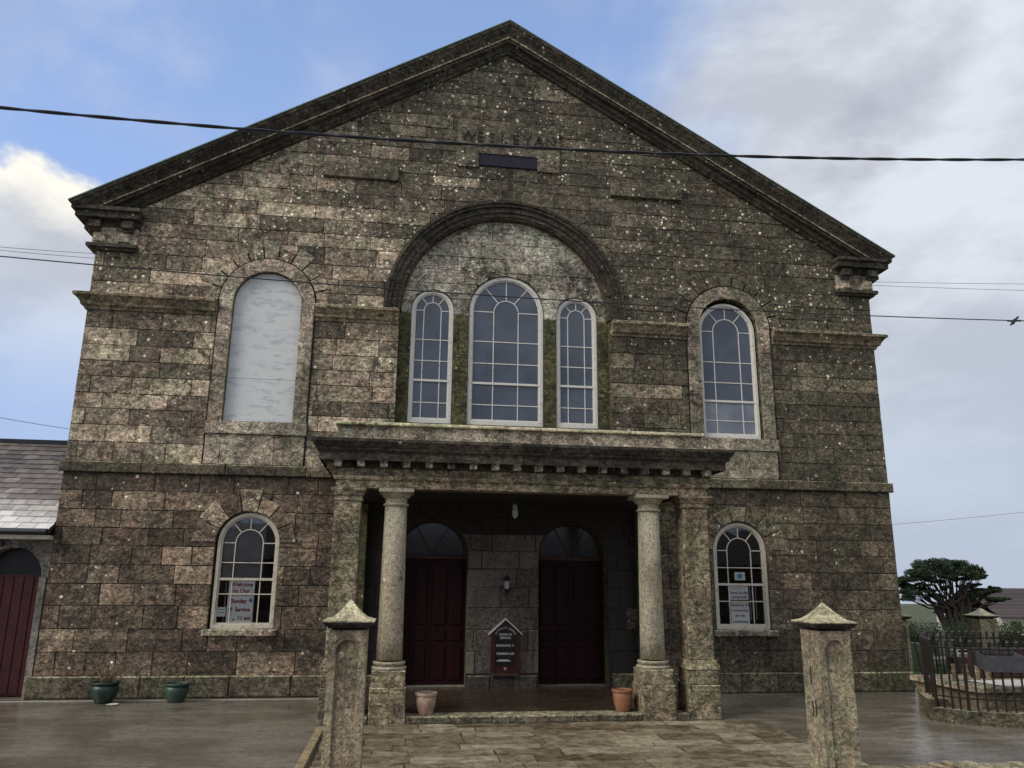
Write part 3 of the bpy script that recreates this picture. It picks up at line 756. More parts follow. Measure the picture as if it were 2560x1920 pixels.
def text(body_, size, loc, mat, parent, name='lettering', depth=.002, sx=1.0, rot=0.0, align='CENTER', bold=0.0, shear=0.0):
    cu = bpy.data.curves.new('txt', 'FONT'); cu.body = body_; cu.size = size; cu.extrude = depth; cu.align_x = align; cu.offset = bold; cu.shear = shear
    cu.resolution_u = 3
    tmp = bpy.data.objects.new('txt', cu); COL.objects.link(tmp)
    dg = bpy.context.evaluated_depsgraph_get(); me = bpy.data.meshes.new_from_object(tmp.evaluated_get(dg)); me.name = name
    bpy.data.objects.remove(tmp)
    me.transform(Matrix.Rotation(rot, 4, 'Y') @ Matrix.Rotation(pi/2, 4, 'X') @ Matrix.Diagonal((sx, 1, 1, 1)))
    off = wl(parent) if parent else Vector((0, 0, 0))
    me.materials.clear(); me.materials.append(MATS[mat])
    o = bpy.data.objects.new(name, me); COL.objects.link(o); o.location = Vector(loc)-off
    if parent: o.parent = parent
    return o
for i, ch in enumerate('WESLEYAN'):
    text(ch, .33, (-.88+i*.255, -.07, 11.10), 'cornice', tab, 'incised_letter', .008, .95)

# ------------------------------------------------------------------ windows
def window(name, c, zb, zs, hw, y, rows, vf, meet, pane_mat, paint='white_paint', fw=.05, sash=True, label=None, pane_pick=None):
    """frame + glazing bars + one object per pane; rows are heights of horizontal bars below the spring, meet the meeting rail"""
    w = MB().strip(archline(c, hw, zb, zs), archline(c, hw-fw, zb+.0, zs), y-.045, y+.06, .5)
    w.box(c-hw+fw, c+hw-fw, y-.045, y+.06, zb, zb+fw*1.3)
    win = w.build(name, paint, church)
    if label: win['label'] = label
    ih = hw-fw
    MB().strip(archline(c, ih, zb+fw*1.3, zs), archline(c, ih-.03, zb+fw*1.3, zs), y-.01, y+.04).box(c-ih+.03, c+ih-.03, y-.01, y+.04, zb+fw*1.3, zb+fw*1.3+.035).build('sash', paint, win)
    ih -= .03; zb2 = zb+fw*1.3+.035
    bw = .009; ya, yb = y+.0, y+.025
    xv = ih*(1-2*vf); gb = MB()
    for sx in (-1, 1): gb.box(c+sx*xv-bw, c+sx*xv+bw, ya, yb, zb2, zs)
    gb.strip(arch(c, xv-bw, zs, 10), arch(c, xv+bw, zs, 10), ya, yb)
    angs = [pi/2, R_(50), R_(130)]
    for a in angs:
        ca, sa = cos(a), sin(a); p0 = (c+(xv+bw)*ca, zs+(xv+bw)*sa); p1 = (c+ih*ca, zs+ih*sa); nx, nz_ = -sa*bw, ca*bw
        gb.prism([(p0[0]-nx, p0[1]-nz_), (p1[0]-nx, p1[1]-nz_), (p1[0]+nx, p1[1]+nz_), (p0[0]+nx, p0[1]+nz_)][::-1], ya+.001, yb-.001)
    for sx in (-1, 1): gb.box(min(c+sx*(xv+bw), c+sx*ih), max(c+sx*(xv+bw), c+sx*ih), ya+.001, yb-.001, zs-bw, zs+bw)
    for z in rows: gb.box(c-ih, c+ih, ya-.001, yb-.002, z-bw, z+bw)
    gb.build('glazing_bars', paint, win)
    MB().box(c-ih-.02, c+ih+.02, y-.02, y+.03, meet-.022, meet+.022).build('meeting_rail', paint, win)
    zs_l = sorted(rows+[meet]); zs_l = [zb2]+zs_l+[zs]
    yp = y+.012
    k = 0
    for z0, z1 in zip(zs_l, zs_l[1:]):
        for j, (xa, xb) in enumerate(((c-ih, c-xv-bw), (c-xv+bw, c+xv-bw), (c+xv+bw, c+ih))):
            pm = pane_pick(z0, j) if pane_pick else pane_mat
            tl = rnd.uniform(-.0015, .0015)
            if j == 1 and z1 == zs:
                MB().prism([(xa, z0+bw), (xb, z0+bw)] + arch(c, xv-bw, zs, 8)[::-1], yp, yp+.003).build('pane', pm, win)
            else:
                MB().box(xa, xb, yp+tl, yp+.003+tl, z0+bw, z1-bw).build('pane', pm, win)
    bounds = [0, R_(50), pi/2, R_(130), pi]
    for a0, a1 in zip(bounds, bounds[1:]):
        e = .02
        P_ = arch(c, ih, zs, 4, a0+e, a1-e) + arch(c, xv+bw, zs, 4, a1-e, a0+e)
        pm = pane_pick(zs, 3) if pane_pick else pane_mat
        MB().prism(P_[::-1], yp, yp+.003).build('pane', pm, win)
    return win
# upper right, three-light group, lower ones
window('window', WX-.01, 4.88, 7.17, .62, .10, [5.25, 6.06, 6.5, 7.16-.2+.0][:3]+[5.24][:0]+[6.9][:0], .235, 5.66, 'glass_obscured', fw=.055,
       label='upper right sash window with paler lower panes', pane_pick=lambda z, j: 'glass_pale' if z < 5.6 else 'glass_obscured')
window('window', -1.49, 5.0, 7.34, .425, YB+.07, [5.42, 6.28, 6.72], .24, 5.87, 'glass_obscured', fw=.06, label='left light of the three-light window')
window('window', .02, 5.0, 7.38, .765, YB+.07, [5.42, 6.28, 6.74], .31, 5.86, 'glass_obscured', fw=.065, label='tall middle light of the three-light window')
window('window', 1.49, 5.0, 7.34, .425, YB+.07, [5.42, 6.28, 6.72], .24, 5.87, 'glass_obscured', fw=.06, label='right light of the three-light window')
window('window', -4.67, 1.13, 2.63, .545, .07, [1.73, 2.34-.06], .235, 1.99, 'glass_clear', 'cream_paint', .055, label='lower left sash window with the welcome poster')
window('window', 4.70, 1.13, 2.63, .545, .07, [1.66, 2.30], .235, 1.98, 'glass_clear', 'cream_paint', .055, label='lower right sash window with community posters')
# boarded window
bw_ = MB().prism([(-WX-.64, 5.72), (-WX+.64, 5.72)] + arch(-WX, .64, CZ, 18)[::-1], .07, .10, .5).build('window_board', 'board_white', church)
bw_['label'] = 'weathered white board closing the upper left window'
MB().box(-WX-.64, -WX+.64, .074, .10, 4.88, 5.716).build('lower_board', 'board_white', bw_)
MB().box(-WX-.45, -WX-.12, -.02, .06, 4.861, 4.885).build('board_batten', 'white_paint', bw_)

# doors in the porch
for s in (-1, 1):
    c = s*1.335
    dmb = MB().box(c-.66, c+.66, .30, .34, .14, 2.40)
    door = dmb.build('door', 'red_door', church)
    door['label'] = 'dark red panelled double door on the left of the porch' if s < 0 else 'dark red panelled double door on the right of the porch'
    for lx in (-.33, .33):
        for (za, zb) in ((.22, .8), (.92, 1.1), (1.2, 2.3)):
            for px in (-.15, .15):
                MB().bevbox(c+lx+px-.11, c+lx+px+.11, .275, .302, za, zb, .012).build('door_panel', 'red_door', door)
    MB().box(c-.008, c+.008, .285, .31, .14, 2.4).build('meeting_stile', 'red_door', door)
    MB().box(c-.665, c+.665, .25, .38, 2.40, 2.46).build('transom', 'brown_wood', door)
    MB().strip(arch(c, .664, 2.47, 14), arch(c, .61, 2.47, 14), .26, .36).build('fanlight_frame', 'brown_wood', door)
    MB().prism(arch(c, .6, 2.47, 14)[::-1], .31, .315).build('fanlight_pane', 'glass_dim', door)
    for a in (R_(60), R_(120)):
        MB().tube([(c, .3, 2.47), (c+.6*cos(a), .3, 2.47+.6*sin(a))], .01).build('fanlight_bar', 'brown_wood', door)
    MB().box(c-.66, c+.66, .0, .4, .02, .14, .5).build('door_step', 'porch_shade', door)
    MB().lathe([(.02, 1.1), (.02, 1.12)], c+.06, .26, 10).build('door_knob', 'black_iron', door)

# ------------------------------------------------------------------ porch
porch = thing('porch', 'projecting granite porch with two round columns, square corner piers and dentilled cornice', 'porch', (0, -1.4, 0))
def column(s):
    c = s*2.03; cy = -2.6
    shaft = [(.196, .86), (.19, 1.2), (.183, 2.0), (.170, 3.12)]
    col = MB().lathe(shaft, c, cy, 32).build('column', 'column', porch, True)
    MB().lathe([(.2, .84), (.235, .84), (.245, .825), (.235, .80), (.21, .80), (.205, .775), (.25, .772), (.262, .75), (.25, .725), (.2, .72)], c, cy, 32).build('base_moulding', 'column', col)
    MB().lathe([(.17, 3.12), (.195, 3.125), (.2, 3.145), (.19, 3.16), (.17, 3.165), (.17, 3.24), (.19, 3.245), (.2, 3.262), (.215, 3.268), (.235, 3.30), (.245, 3.325), (.2, 3.33)], c, cy, 32).build('capital', 'column', col)
    MB().box(c-.265, c+.265, cy-.265, cy+.265, 3.325, 3.378, .7).build('abacus', 'column', col)
    ped = MB().bevbox(c-.245, c+.245, cy-.25, cy+.25, .50, .722, .01, .5).build('pedestal', 'porch', col)
    MB().bevbox(c-.262, c+.262, cy-.27, cy+.27, .0, .497, .01, .4).build('pedestal_base', 'porch', col)
    m = MB()
    m.box(c-.19, c+.19, cy-.274, cy-.268, .42, .43).build('panel_lip', 'porch', col)
    MB().box(c-.262, c+.262, cy-.285, cy-.26, .0, .11, .5).build('pedestal_plinth', 'porch', col)
def pier(s):
    c = s*2.755; cy = -2.6
    p = MB().bevbox(c-.2, c+.2, cy-.2, cy+.2, .86, 3.19, .012, .45).build('corner_pier', 'porch', porch)
    m = MB()
    for z0, z1, e in ((.80, .857, .03), (.722, .797, .055)): m.box(c-.2-e, c+.2+e, cy-.2-e, cy+.2+e, z0, z1, .7)
    m.build('base_moulding', 'porch', p)
    m = MB()
    for z0, z1, e in ((3.19, 3.215, .02), (3.215, 3.27, .006), (3.27, 3.295, .03), (3.295, 3.32, .04), (3.32, 3.342, .052), (3.342, 3.378, .066)): m.box(c-.2-e, c+.2+e, cy-.2-e, cy+.2+e, z0, z1-.002, .6)
    m.build('capital', 'porch', p)
    MB().bevbox(c-.235, c+.235, cy-.24, cy+.24, .50, .72, .01, .45).build('pedestal', 'porch', p)
    MB().bevbox(c-.25, c+.25, cy-.262, cy+.262, 0, .497, .01, .4).build('pedestal_base', 'porch', p)
    MB().box(c-.18, c+.18, cy-.266, cy-.26, .42, .43).build('panel_lip', 'porch', p)
    MB().bevbox(c-.2, c+.2, -.2, -.031, .12, 3.36, .01, .4).build('wall_respond', 'mossy', porch)
for s in (-1, 1): column(s); pier(s)
# entablature swept round three sides
def ring(h, prof, mat, name, parent, tone=.5, x=2.955, yf=-2.80, yb=-.01):
    path = [(-x, yb, -1, 0), (-x, yf, -1, -1), (x, yf, 1, -1), (x, yb, 1, 0)]
    return MB().sweep(prof, path, tone).build(name, mat, parent)
def split_ring(prof, mat, name, cuts):
    """front run divided into stones, plus the two side returns"""
    x, yf, yb = 2.955, -2.80, -.035
    def seg(path, mitre0, mitre1):
        MB().sweep(prof, path, rnd.uniform(.3, .7)).build(name, mat, porch)
    seg([(-x, yb, -1, 0), (-x, yf, -1, -1)], 0, 0)
    seg([(x, yf, 1, -1), (x, yb, 1, 0)], 0, 0)
    xs = [-x]+cuts+[x]
    for i, (a, b) in enumerate(zip(xs, xs[1:])):
        seg([(a+(.003 if i else 0), yf, -1 if i == 0 else 0, -1), (b-(.003 if i < len(xs)-2 else 0), yf, 1 if i == len(xs)-2 else 0, -1)], 0, 0)
split_ring([(-.3, 3.38), (0, 3.38), (0, 3.495), (.025, 3.50), (.045, 3.53), (.045, 3.56), (.0, 3.565), (-.3, 3.565)], 'porch', 'architrave', [-1.95, -.8, .9, 2.02])
split_ring([(-.3, 3.567), (-.01, 3.567), (-.01, 3.68), (-.3, 3.68)], 'porch', 'frieze', [-2.1, -1.0, .35, 1.6])
split_ring([(-.3, 3.682), (.015, 3.682), (.015, 3.79), (.235, 3.795), (.235, 3.775), (.25, 3.77), (.25, 3.885), (.262, 3.89), (.262, 3.905), (.285, 3.91), (.30, 3.93), (.30, 3.955), (.315, 3.96), (.335, 3.99), (.36, 4.03), (.37, 4.04), (.37, 4.085), (.30, 4.10), (-.3, 4.115)], 'cornice', 'cornice', [-1.55, -.1, 1.2, 2.3])
nd_ = 18
for k in range(nd_):
    x = -2.93+5.86*k/(nd_-1); MB().box(x-.055, x+.055, -2.97, -2.816, 3.695, 3.79, .8).build('dentil', 'panel', porch)
for s in (-1, 1):
    for k in range(6):
        y = -2.55+k*.42; xa = s*2.972; MB().box(min(xa, xa+s*.15), max(xa, xa+s*.15), y-.055, y+.055, 3.695, 3.79, .6).build('dentil', 'dressed', porch)
pc = MB().box(-2.65, 2.65, -2.5, -.04, 3.40, 3.46).build('porch_ceiling', 'porch_ceiling', porch)
MB().box(-2.9, 2.9, -2.7, -.04, 3.98, 4.06, .4).build('porch_roof', 'cornice', porch)
xs = [-3.0, -1.62, -.35, .95, 1.9, 3.0]
for a, b in zip(xs, xs[1:]): MB().bevbox(a+.003, b-.003, -2.60, -2.3, 4.10, 4.385, .01, rnd.uniform(.45, .85)).build('parapet_stone', 'dressed', porch)
MB().bevbox(-3.03, 3.03, -2.66, -2.26, 4.388, 4.44, .012, .9).build('parapet_coping', 'cap', porch)
MB().box(-3.0, -2.7, -2.3, -.03, 4.10, 4.385, .5).box(2.7, 3.0, -2.3, -.03, 4.10, 4.385, .5).build('parapet_returns', 'dressed', porch)
# step and floor
xs = [-3.02, -2.32, -1.72, -.2, 1.12, 1.72, 2.36, 2.45, 3.02]
for a, b in ((-1.765, -.5), (-.5, .72), (.72, 1.765), (2.30, 2.5), (-2.5, -2.30)):
    MB().bevbox(a+.004, b-.004, -2.88, -2.5, 0.0, .10, .012, rnd.uniform(.3, .7)).build('step_stone', 'plinth', porch)
MB().box(-3.0, 3.0, -2.5, -.001, 0, .094).build('porch_floor', 'porch_floor', porch)
yy = -2.48
while yy < -.12:
    y2 = min(yy+rnd.uniform(.3, .45), -.1); x = -2.98
    while x < 2.97:
        x2 = min(x+rnd.uniform(.6, 1.2), 2.98)
        MB().box(x+.006, x2-.006, yy+.006, y2-.006, .09, .104+rnd.uniform(-.003, .003), rnd.random()).build('floor_tile', 'porch_floor', porch); x = x2
    yy = y2
# central jamb lining seen between the doors keeps the wall blocks; their darker tone is porch shade painted into the stone colour

# lanterns
ln = thing('wall_lantern', 'small black wall lantern with pale glass above the notice board', 'lantern', (.055, -.10, 1.74))
MB().lathe([(.01, 2.15), (.015, 2.10), (.06, 2.05), (.075, 2.02), (.07, 2.01)], .055, -.12, 8).build('lantern_hood', 'black_iron', ln)
MB().lathe([(.045, 1.86), (.062, 2.0)], .055, -.12, 8).build('lantern_glass', 'lamp_glass', ln)
MB().lathe([(.008, 1.73), (.02, 1.79), (.05, 1.85), (.05, 1.865)], .055, -.12, 8).build('lantern_foot', 'black_iron', ln)
m = MB(); m.tube([(.055, -.03, 1.98), (.055, -.05, 1.84), (.055, -.12, 1.77)], .012)
for k in range(4): a = pi/4+k*pi/2; m.tube([(.055+.05*cos(a), -.12+.05*sin(a), 1.86), (.055+.066*cos(a), -.12+.066*sin(a), 2.01)], .005, 4)
m.build('lantern_bracket', 'black_iron', ln)
pn = thing('pendant_lantern', 'small pale pendant lamp hanging from the dark porch ceiling', 'lamp', (.0, -1.5, 3.40))
MB().tube([(0, -1.5, 3.40), (0, -1.5, 3.30)], .006).build('chain', 'black_iron', pn)
MB().lathe([(.02, 3.31), (.045, 3.28), (.04, 3.2), (.055, 3.19), (.05, 3.10), (.02, 3.06)], 0, -1.5, 10).build('lamp_shade', 'lamp_glass', pn)

# notice board
nb = thing('notice_board', 'dark red gabled notice board with white service times between the doors', 'notice board', (.04, -.05, .36))
cx = .04
MB().prism([(cx-.235, .37), (cx+.235, .37), (cx+.235, 1.07), (cx, 1.30), (cx-.235, 1.07)], -.10, -.065).build('board', 'board_red', nb)
MB().prism([(cx-.17, .50), (cx+.17, .50), (cx+.17, 1.02), (cx, 1.17), (cx-.17, 1.02)], -.108, -.10).build('black_panel', 'sign_black', nb)
for s in (-1, 1):
    P_ = [(cx+s*.31, 1.04), (cx+s*.31, 1.07), (cx, 1.345), (cx, 1.31)]
    MB().prism(P_ if s < 0 else P_[::-1], -.15, -.03).build('barge_board', 'sign_white', nb)
    MB().box(cx+s*.235-.03, cx+s*.235+.03, -.12, -.1, .37, 1.06).build('side_post', 'board_red', nb)
MB().box(cx-.25, cx+.25, -.13, -.03, .335, .375).build('bottom_rail', 'brown_wood', nb)
def arctext(s_, r, z0, size, mat, parent, cx):
    n = len(s_)
    for i, ch in enumerate(s_):
        a = R_(150)-R_(120)*i/(n-1)
        if ch != ' ': text(ch, size, (cx+r*cos(a), -.112, z0+r*sin(a)), mat, parent, 'arched_letter', .001, 1, pi/2-a, bold=.001)
arctext('METHODIST CHURCH', .19, .965, .042, 'sign_white', nb, cx)
for t_, z, sz in (('ORDER OF', 1.035, .052), ('SERVICES', .975, .052), ('MORNING 11', .84, .058), ('EVENING 6.00', .70, .054)):
    if z < .9: pass
    text(t_, sz, (cx, -.112, z), 'sign_white', nb, 'lettering', .001, .95, bold=.0015)
MB().box(cx-.155, cx+.10, -.112, -.108, .585, .60).box(cx-.12, cx+.06, -.112, -.108, .60, .615).build('worn_lettering', 'sign_white', nb)
MB().lathe([(.028, 0), (.028, .006)], 0, 0, 16).build('emblem', 'terracotta_pale', nb)
e_ = [o for o in nb.children if o.name == 'emblem'][0]; e_.rotation_euler = (pi/2, 0, 0); e_.location = (0, -.06, .10)
e_.data.transform(Matrix.Translation(wl(nb)))

# posters behind the lower window panes
yP = .105
def poster(label, x0, x1, z0, z1, group=None):
    p = thing('poster', label, 'poster', ((x0+x1)/2, yP, z0), group)
    MB().box(x0, x1, yP, yP+.003, z0, z1).build('sheet', 'paper', p); return p
p1 = poster('white poster hand lettered Welcome to Our in red, behind lower left window', -4.965, -4.515, 1.70, 1.965)
text('Welcome', .10, (-4.74, yP-.002, 1.865), 'ink_red', p1, bold=.003, sx=.95)
text('to Our', .10, (-4.74, yP-.002, 1.755), 'ink_red', p1, bold=.003)
for k in range(6): MB().box(-4.90+k*.06, -4.875+k*.06, yP-.002, yP, 1.835, 1.842).build('painted_wave', 'ink_blue', p1)
p2 = poster('white poster reading Sunday Service 11 am with blue flowers, behind lower left window', -4.97, -4.515, 1.23, 1.695)
text('Sunday', .10, (-4.77, yP-.002, 1.575), 'ink_red', p2, bold=.003, sx=.95)
text('Service', .10, (-4.70, yP-.002, 1.43), 'ink_red', p2, bold=.003, sx=.9)
text('11 am', .095, (-4.66, yP-.002, 1.285), 'ink_red', p2, bold=.003)
for fx, fz in ((-4.565, 1.62), (-4.905, 1.47)):
    m = MB()
    for k in range(4): a = k*pi/4; m.prism([(fx-.04*cos(a)-.006*sin(a), fz-.04*sin(a)+.006*cos(a)), (fx-.04*cos(a)+.006*sin(a), fz-.04*sin(a)-.006*cos(a)), (fx+.04*cos(a)+.006*sin(a), fz+.04*sin(a)-.006*cos(a)), (fx+.04*cos(a)-.006*sin(a), fz+.04*sin(a)+.006*cos(a))], yP-.002-.0001*k, yP)
    m.build('painted_flower', 'ink_blue', p2)
m = MB()
for lx in (-4.92, -4.84): m.prism([(lx-.03, 1.28), (lx, 1.265), (lx+.03, 1.30), (lx, 1.31)], yP-.002, yP)
m.build('painted_leaf', 'ink_green', p2)
p3 = poster('small white notice taped beside the Sunday service poster', -5.13, -4.985, 1.34, 1.50)
for z in (1.455, 1.405): MB().box(-5.11, -5.0, yP-.002, yP, z, z+.012).build('small_print', 'ink_dark', p3)
p4 = poster('white square poster with a pale blue disc in lower right window', 4.60, 4.82, 2.06, 2.215)
MB().prism([(4.71+.052*cos(-2*pi*k/20), 2.137+.052*sin(-2*pi*k/20)) for k in range(20)][::-1], yP-.002, yP).build('blue_disc', 'ink_cyan', p4)
p5 = poster('upper white poster saying Saved by the community, lower right window', 4.475, 4.865, 1.69, 1.955)
text('Saved by the', .072, (4.67, yP-.002, 1.80), 'ink_dark', p5, bold=.001); text('community', .072, (4.67, yP-.002, 1.72), 'ink_dark', p5, bold=.001)
MB().box(4.52, 4.82, yP-.002, yP, 1.89, 1.90).build('worn_lettering', 'ink_cyan', p5)
p6 = poster('lower white poster reading owned by the community for the community, lower right window', 4.49, 4.865, 1.22, 1.645)
for t_, z in (('Owned by the', 1.57), ('community', 1.47), ('for the', 1.37), ('community', 1.26)): text(t_, .07, (4.675, yP-.002, z), 'ink_dark', p6, bold=.001)
# blind in the lower left window
bl = MB().box(-5.12, -4.40, .13, .134, 2.0, 3.12).build('window_blind', 'blind'); tag(bl, 'grey blind drawn over upper part of lower left window', 'blind')
ib = MB()
for x in (-5.06, -4.98): ib.box(x, x+.012, .3, .312, 1.2, 1.95)
o = ib.build('indoor_stand', 'white_paint'); tag(o, 'two thin white uprights standing inside lower left window', 'stand')
ib = MB()
for x in (4.98, 5.04, 5.10): ib.box(x, x+.01, .3, .31, 1.3, 2.0)
o = ib.build('indoor_stand', 'white_paint'); tag(o, 'three thin white uprights standing inside lower right window', 'stand')

# ------------------------------------------------------------------ annex on the left
ax = thing('annex', 'low slate roofed side building with grey rendered arched doorway left of the chapel', 'building', (-10, 1.5, 0))
aw = MB(); aop = Op(-8.62, .5, -.01, 2.0)
zl = sorted(set(levels(0, 2.66, [aop], .06)))
for z0, z1 in zip(zl, zl[1:]):
    zm = (z0+z1)/2; h0 = h1 = 0
    def hh(z): return aop.hw(min(max(z, 0), aop.top-.0005))
    segs = [(-15, -15, -8.001, -8.001)] if zm > aop.top else [(-15, -15, aop.c-hh(z0), aop.c-hh(z1)), (aop.c+hh(z0), aop.c+hh(z1), -8.001, -8.001)]
    for a0, a1, b0, b1 in segs: aw.add([(a0, .02, z0), (b0, .02, z0), (b1, .02, z1), (a1, .02, z1)], [(0, 1, 2, 3)], .5)
    if zm < aop.top:
        for q0, q1, fl in ((aop.c-hh(z0), aop.c-hh(z1), 0), (aop.c+hh(z0), aop.c+hh(z1), 1)):
            aw.add([(q0, .02, z0), (q1, .02, z1), (q1, .3, z1), (q0, .3, z0)], [(0, 3, 2, 1) if not fl else (0, 1, 2, 3)], .4)
aw.box(-15, -14.6, .3, 6.2, 0, 2.66, .5); aw.box(-15, -8.001, 6, 6.3, 0, 2.66, .5)
aw.build('wall', 'render', ax)
MB().prism([(-9.12, 1.98), (-8.12, 1.98)] + arch(-8.62, .5, 2.0, 12)[::-1], .24, .26).build('arch_tympanum', 'sign_black', ax)
dd_ = MB().box(-9.12, -8.12, .20, .26, .03, 2.03).build('door', 'annex_red', ax)
for k in range(6): MB().bevbox(-9.11+k*.165, -8.955+k*.165, .185, .202, .05, 2.0, .008).build('door_plank', 'annex_red', dd_)
MB().box(-8.13, -8.02, -.03, .02, 0, 2.0, .6).build('jamb_stone', 'render', ax)
# roof
e0, r0_ = Vector((-.22, 2.79)), Vector((3.05, 4.80))
sl = (r0_-e0); LL = sl.length; us = sl/LL; nn_ = Vector((-us.y, us.x))
MB().add([(-15, e0.x+.01, e0.y-.05), (-8.001, e0.x+.01, e0.y-.05), (-8.001, r0_.x, r0_.y-.05), (-15, r0_.x, r0_.y-.05), (-15, 6.5, 2.7), (-8.001, 6.5, 2.7)], [(0, 1, 2, 3), (3, 2, 5, 4)], .4).build('roof_deck', 'tile_brown', ax)
NR = 17
slr = MB()
for r in range(NR):
    t0 = LL*r/NR; t1 = t0+LL/NR*1.25
    off = (.135 if r % 2 else 0)+rnd.uniform(-.01, .01)
    x = -8.003-off+.27 if off else -8.003
    k = 0
    while x > -14.9:
        xa = x-.27; xb = min(x, -8.003)
        if xb-xa > .03:
            base = .92-.66*min(1, r/10.0); tn = max(0, min(1, rnd.gauss(base, .10)))
            lift = rnd.uniform(0, .004)
            A = e0+us*t0+nn_*(.024+lift); B = e0+us*t1+nn_*(.002+lift); A2 = e0+us*t0+nn_*(.012+lift)
            vs = [(xa+.004, A.x, A.y), (xb-.004, A.x, A.y), (xb-.004, B.x, B.y), (xa+.004, B.x, B.y), (xa+.004, A2.x, A2.y-.004), (xb-.004, A2.x, A2.y-.004)]
            mb_ = slr if xa < -10.9 else MB()
            mb_.add(vs, [(0, 1, 2, 3), (4, 5, 1, 0)], tn)
            if mb_ is not slr: mb_.build('slate', 'slate', ax)
        x -= .27
slr.build('roof_slates', 'slate', ax, kind='stuff')
MB().box(-15, -8.003, 2.95, 3.15, 4.77, 4.86).build('ridge_tiles', 'gutter', ax)
MB().tube([(-15, -.29, 2.755), (-8.01, -.29, 2.755)], .055, 8).build('gutter', 'gutter', ax)
MB().box(-15, -8.004, -.20, .02, 2.63, 2.70).build('fascia_board', 'cream_paint', ax)
MB().box(-8.9, -8.8, -.05, .02, 2.52, 2.6).build('vent', 'gutter', ax)

# ------------------------------------------------------------------ ground
def sheet(name, x0, x1, y0, y1, z, mat, **k):
    return MB().add([(x0, y0, z), (x1, y0, z), (x1, y1, z), (x0, y1, z)], [(0, 1, 2, 3)]).build(name, mat, None, kind='structure', **k)
gm = MB()
ys_ = [-260, -40, -9, 8, 14, 25, 45, 70, 120, 260]; zs_ = [-.12, -.12, -.12, -.02, -.6, -1.4, -2.6, -4.0, -5.0, -5.5]
for i in range(len(ys_)-1):
    gm.add([(-300, ys_[i], zs_[i]), (300, ys_[i], zs_[i]), (300, ys_[i+1], zs_[i+1]), (-300, ys_[i+1], zs_[i+1])], [(0, 1, 2, 3)])
gm.build('ground', 'field', None, kind='structure')
sheet('forecourt', -16, 8.6, -7.05, .5, 0, 'asphalt'); sheet('forecourt_side', 8.6, 16, -7.05, -.0, 0, 'asphalt')
sheet('road', -60, 60, -22, -7.45, -.07, 'asphalt')
path = MB().box(-2.85, 3.55, -7.3, -2.95, -.02, .004).build('path', 'flag_joint', None, kind='structure')
y = -7.25
while y < -2.98:
    h = rnd.uniform(.24, .52); y2 = min(y+h, -2.96)
    x = -2.82+rnd.uniform(-.0, .0)
    lim_r = 3.5 if y < -3.9 else 3.0+(-3.0-y)*.6
    while x < lim_r:
        w = rnd.uniform(.4, 1.05); x2 = min(x+w, lim_r+rnd.uniform(-.1, .15))
        if x2-x < .12: break
        j = lambda: rnd.uniform(-.07, .07)
        z = .010+rnd.uniform(0, .012)
        P_ = [(x+.012+j()*.3, y+.01+j()*.4), ((x+x2)/2+j(), y+.008+j()*.4), (x2-.012+j()*.3, y+.01+j()*.4), (x2-.012+j()*.3, y2-.01+j()*.4), ((x+x2)/2+j(), y2-.008+j()*.4), (x+.012+j()*.3, y2-.01+j()*.4)]
        zz = [z+rnd.uniform(-.005, .005) for _ in P_]
        vs = [(p[0], p[1], q) for p, q in zip(P_, zz)] + [(p[0], p[1], -.0) for p in P_]
        n = len(P_)
        MB().add(vs, [tuple(range(n))]+[(i, i+n, (i+1) % n+n, (i+1) % n) for i in range(n)], rnd.random()).build('flagstone', 'flag', path)
        x = x2
    y = y2
y = -7.2; k = 0
ke = MB().box(-2.965, -2.86, -7.2, -3.3, -.02, .006).build('path_edging', 'flag_joint', None, kind='structure')
while y < -3.35:
    L_ = rnd.uniform(.5, .9); y2 = min(y+L_, -3.3)
    MB().bevbox(-2.96, -2.865, y+.008, y2-.008, 0, .05+rnd.uniform(0, .012), .008, rnd.random()).build('edging_stone', 'yellow_kerb', ke); y = y2
MB().box(-8.6, -2.97, -.32, -.28, 0, .006).build('channel_strip', 'concrete_kerb', None, kind='structure')
MB().box(-8.6, -8.2, -1.2, -1.1, 0, .006)
sheet('lawn', 8.6, 40, .06, 7.9, .012, 'lawn')
gr_ = MB()
for _ in range(9000):
    x = rnd.uniform(8.7, 13); y = rnd.uniform(.3, 5.5); a = rnd.uniform(0, pi); h = rnd.uniform(.02, .05); w = .006
    gr_.add([(x-w*cos(a), y-w*sin(a), .01), (x+w*cos(a), y+w*sin(a), .01), (x+rnd.uniform(-.02, .02), y+rnd.uniform(-.02, .02), h)], [(0, 1, 2)], rnd.random())
gr_.build('grass', 'grass_blade', None, kind='stuff', label='short bright green lawn grass beside the chapel')
kerb = MB().bevbox(8.45, 11.5, -.06, .05, -.01, .06, .01).build('kerb', 'concrete_kerb', None, kind='structure')

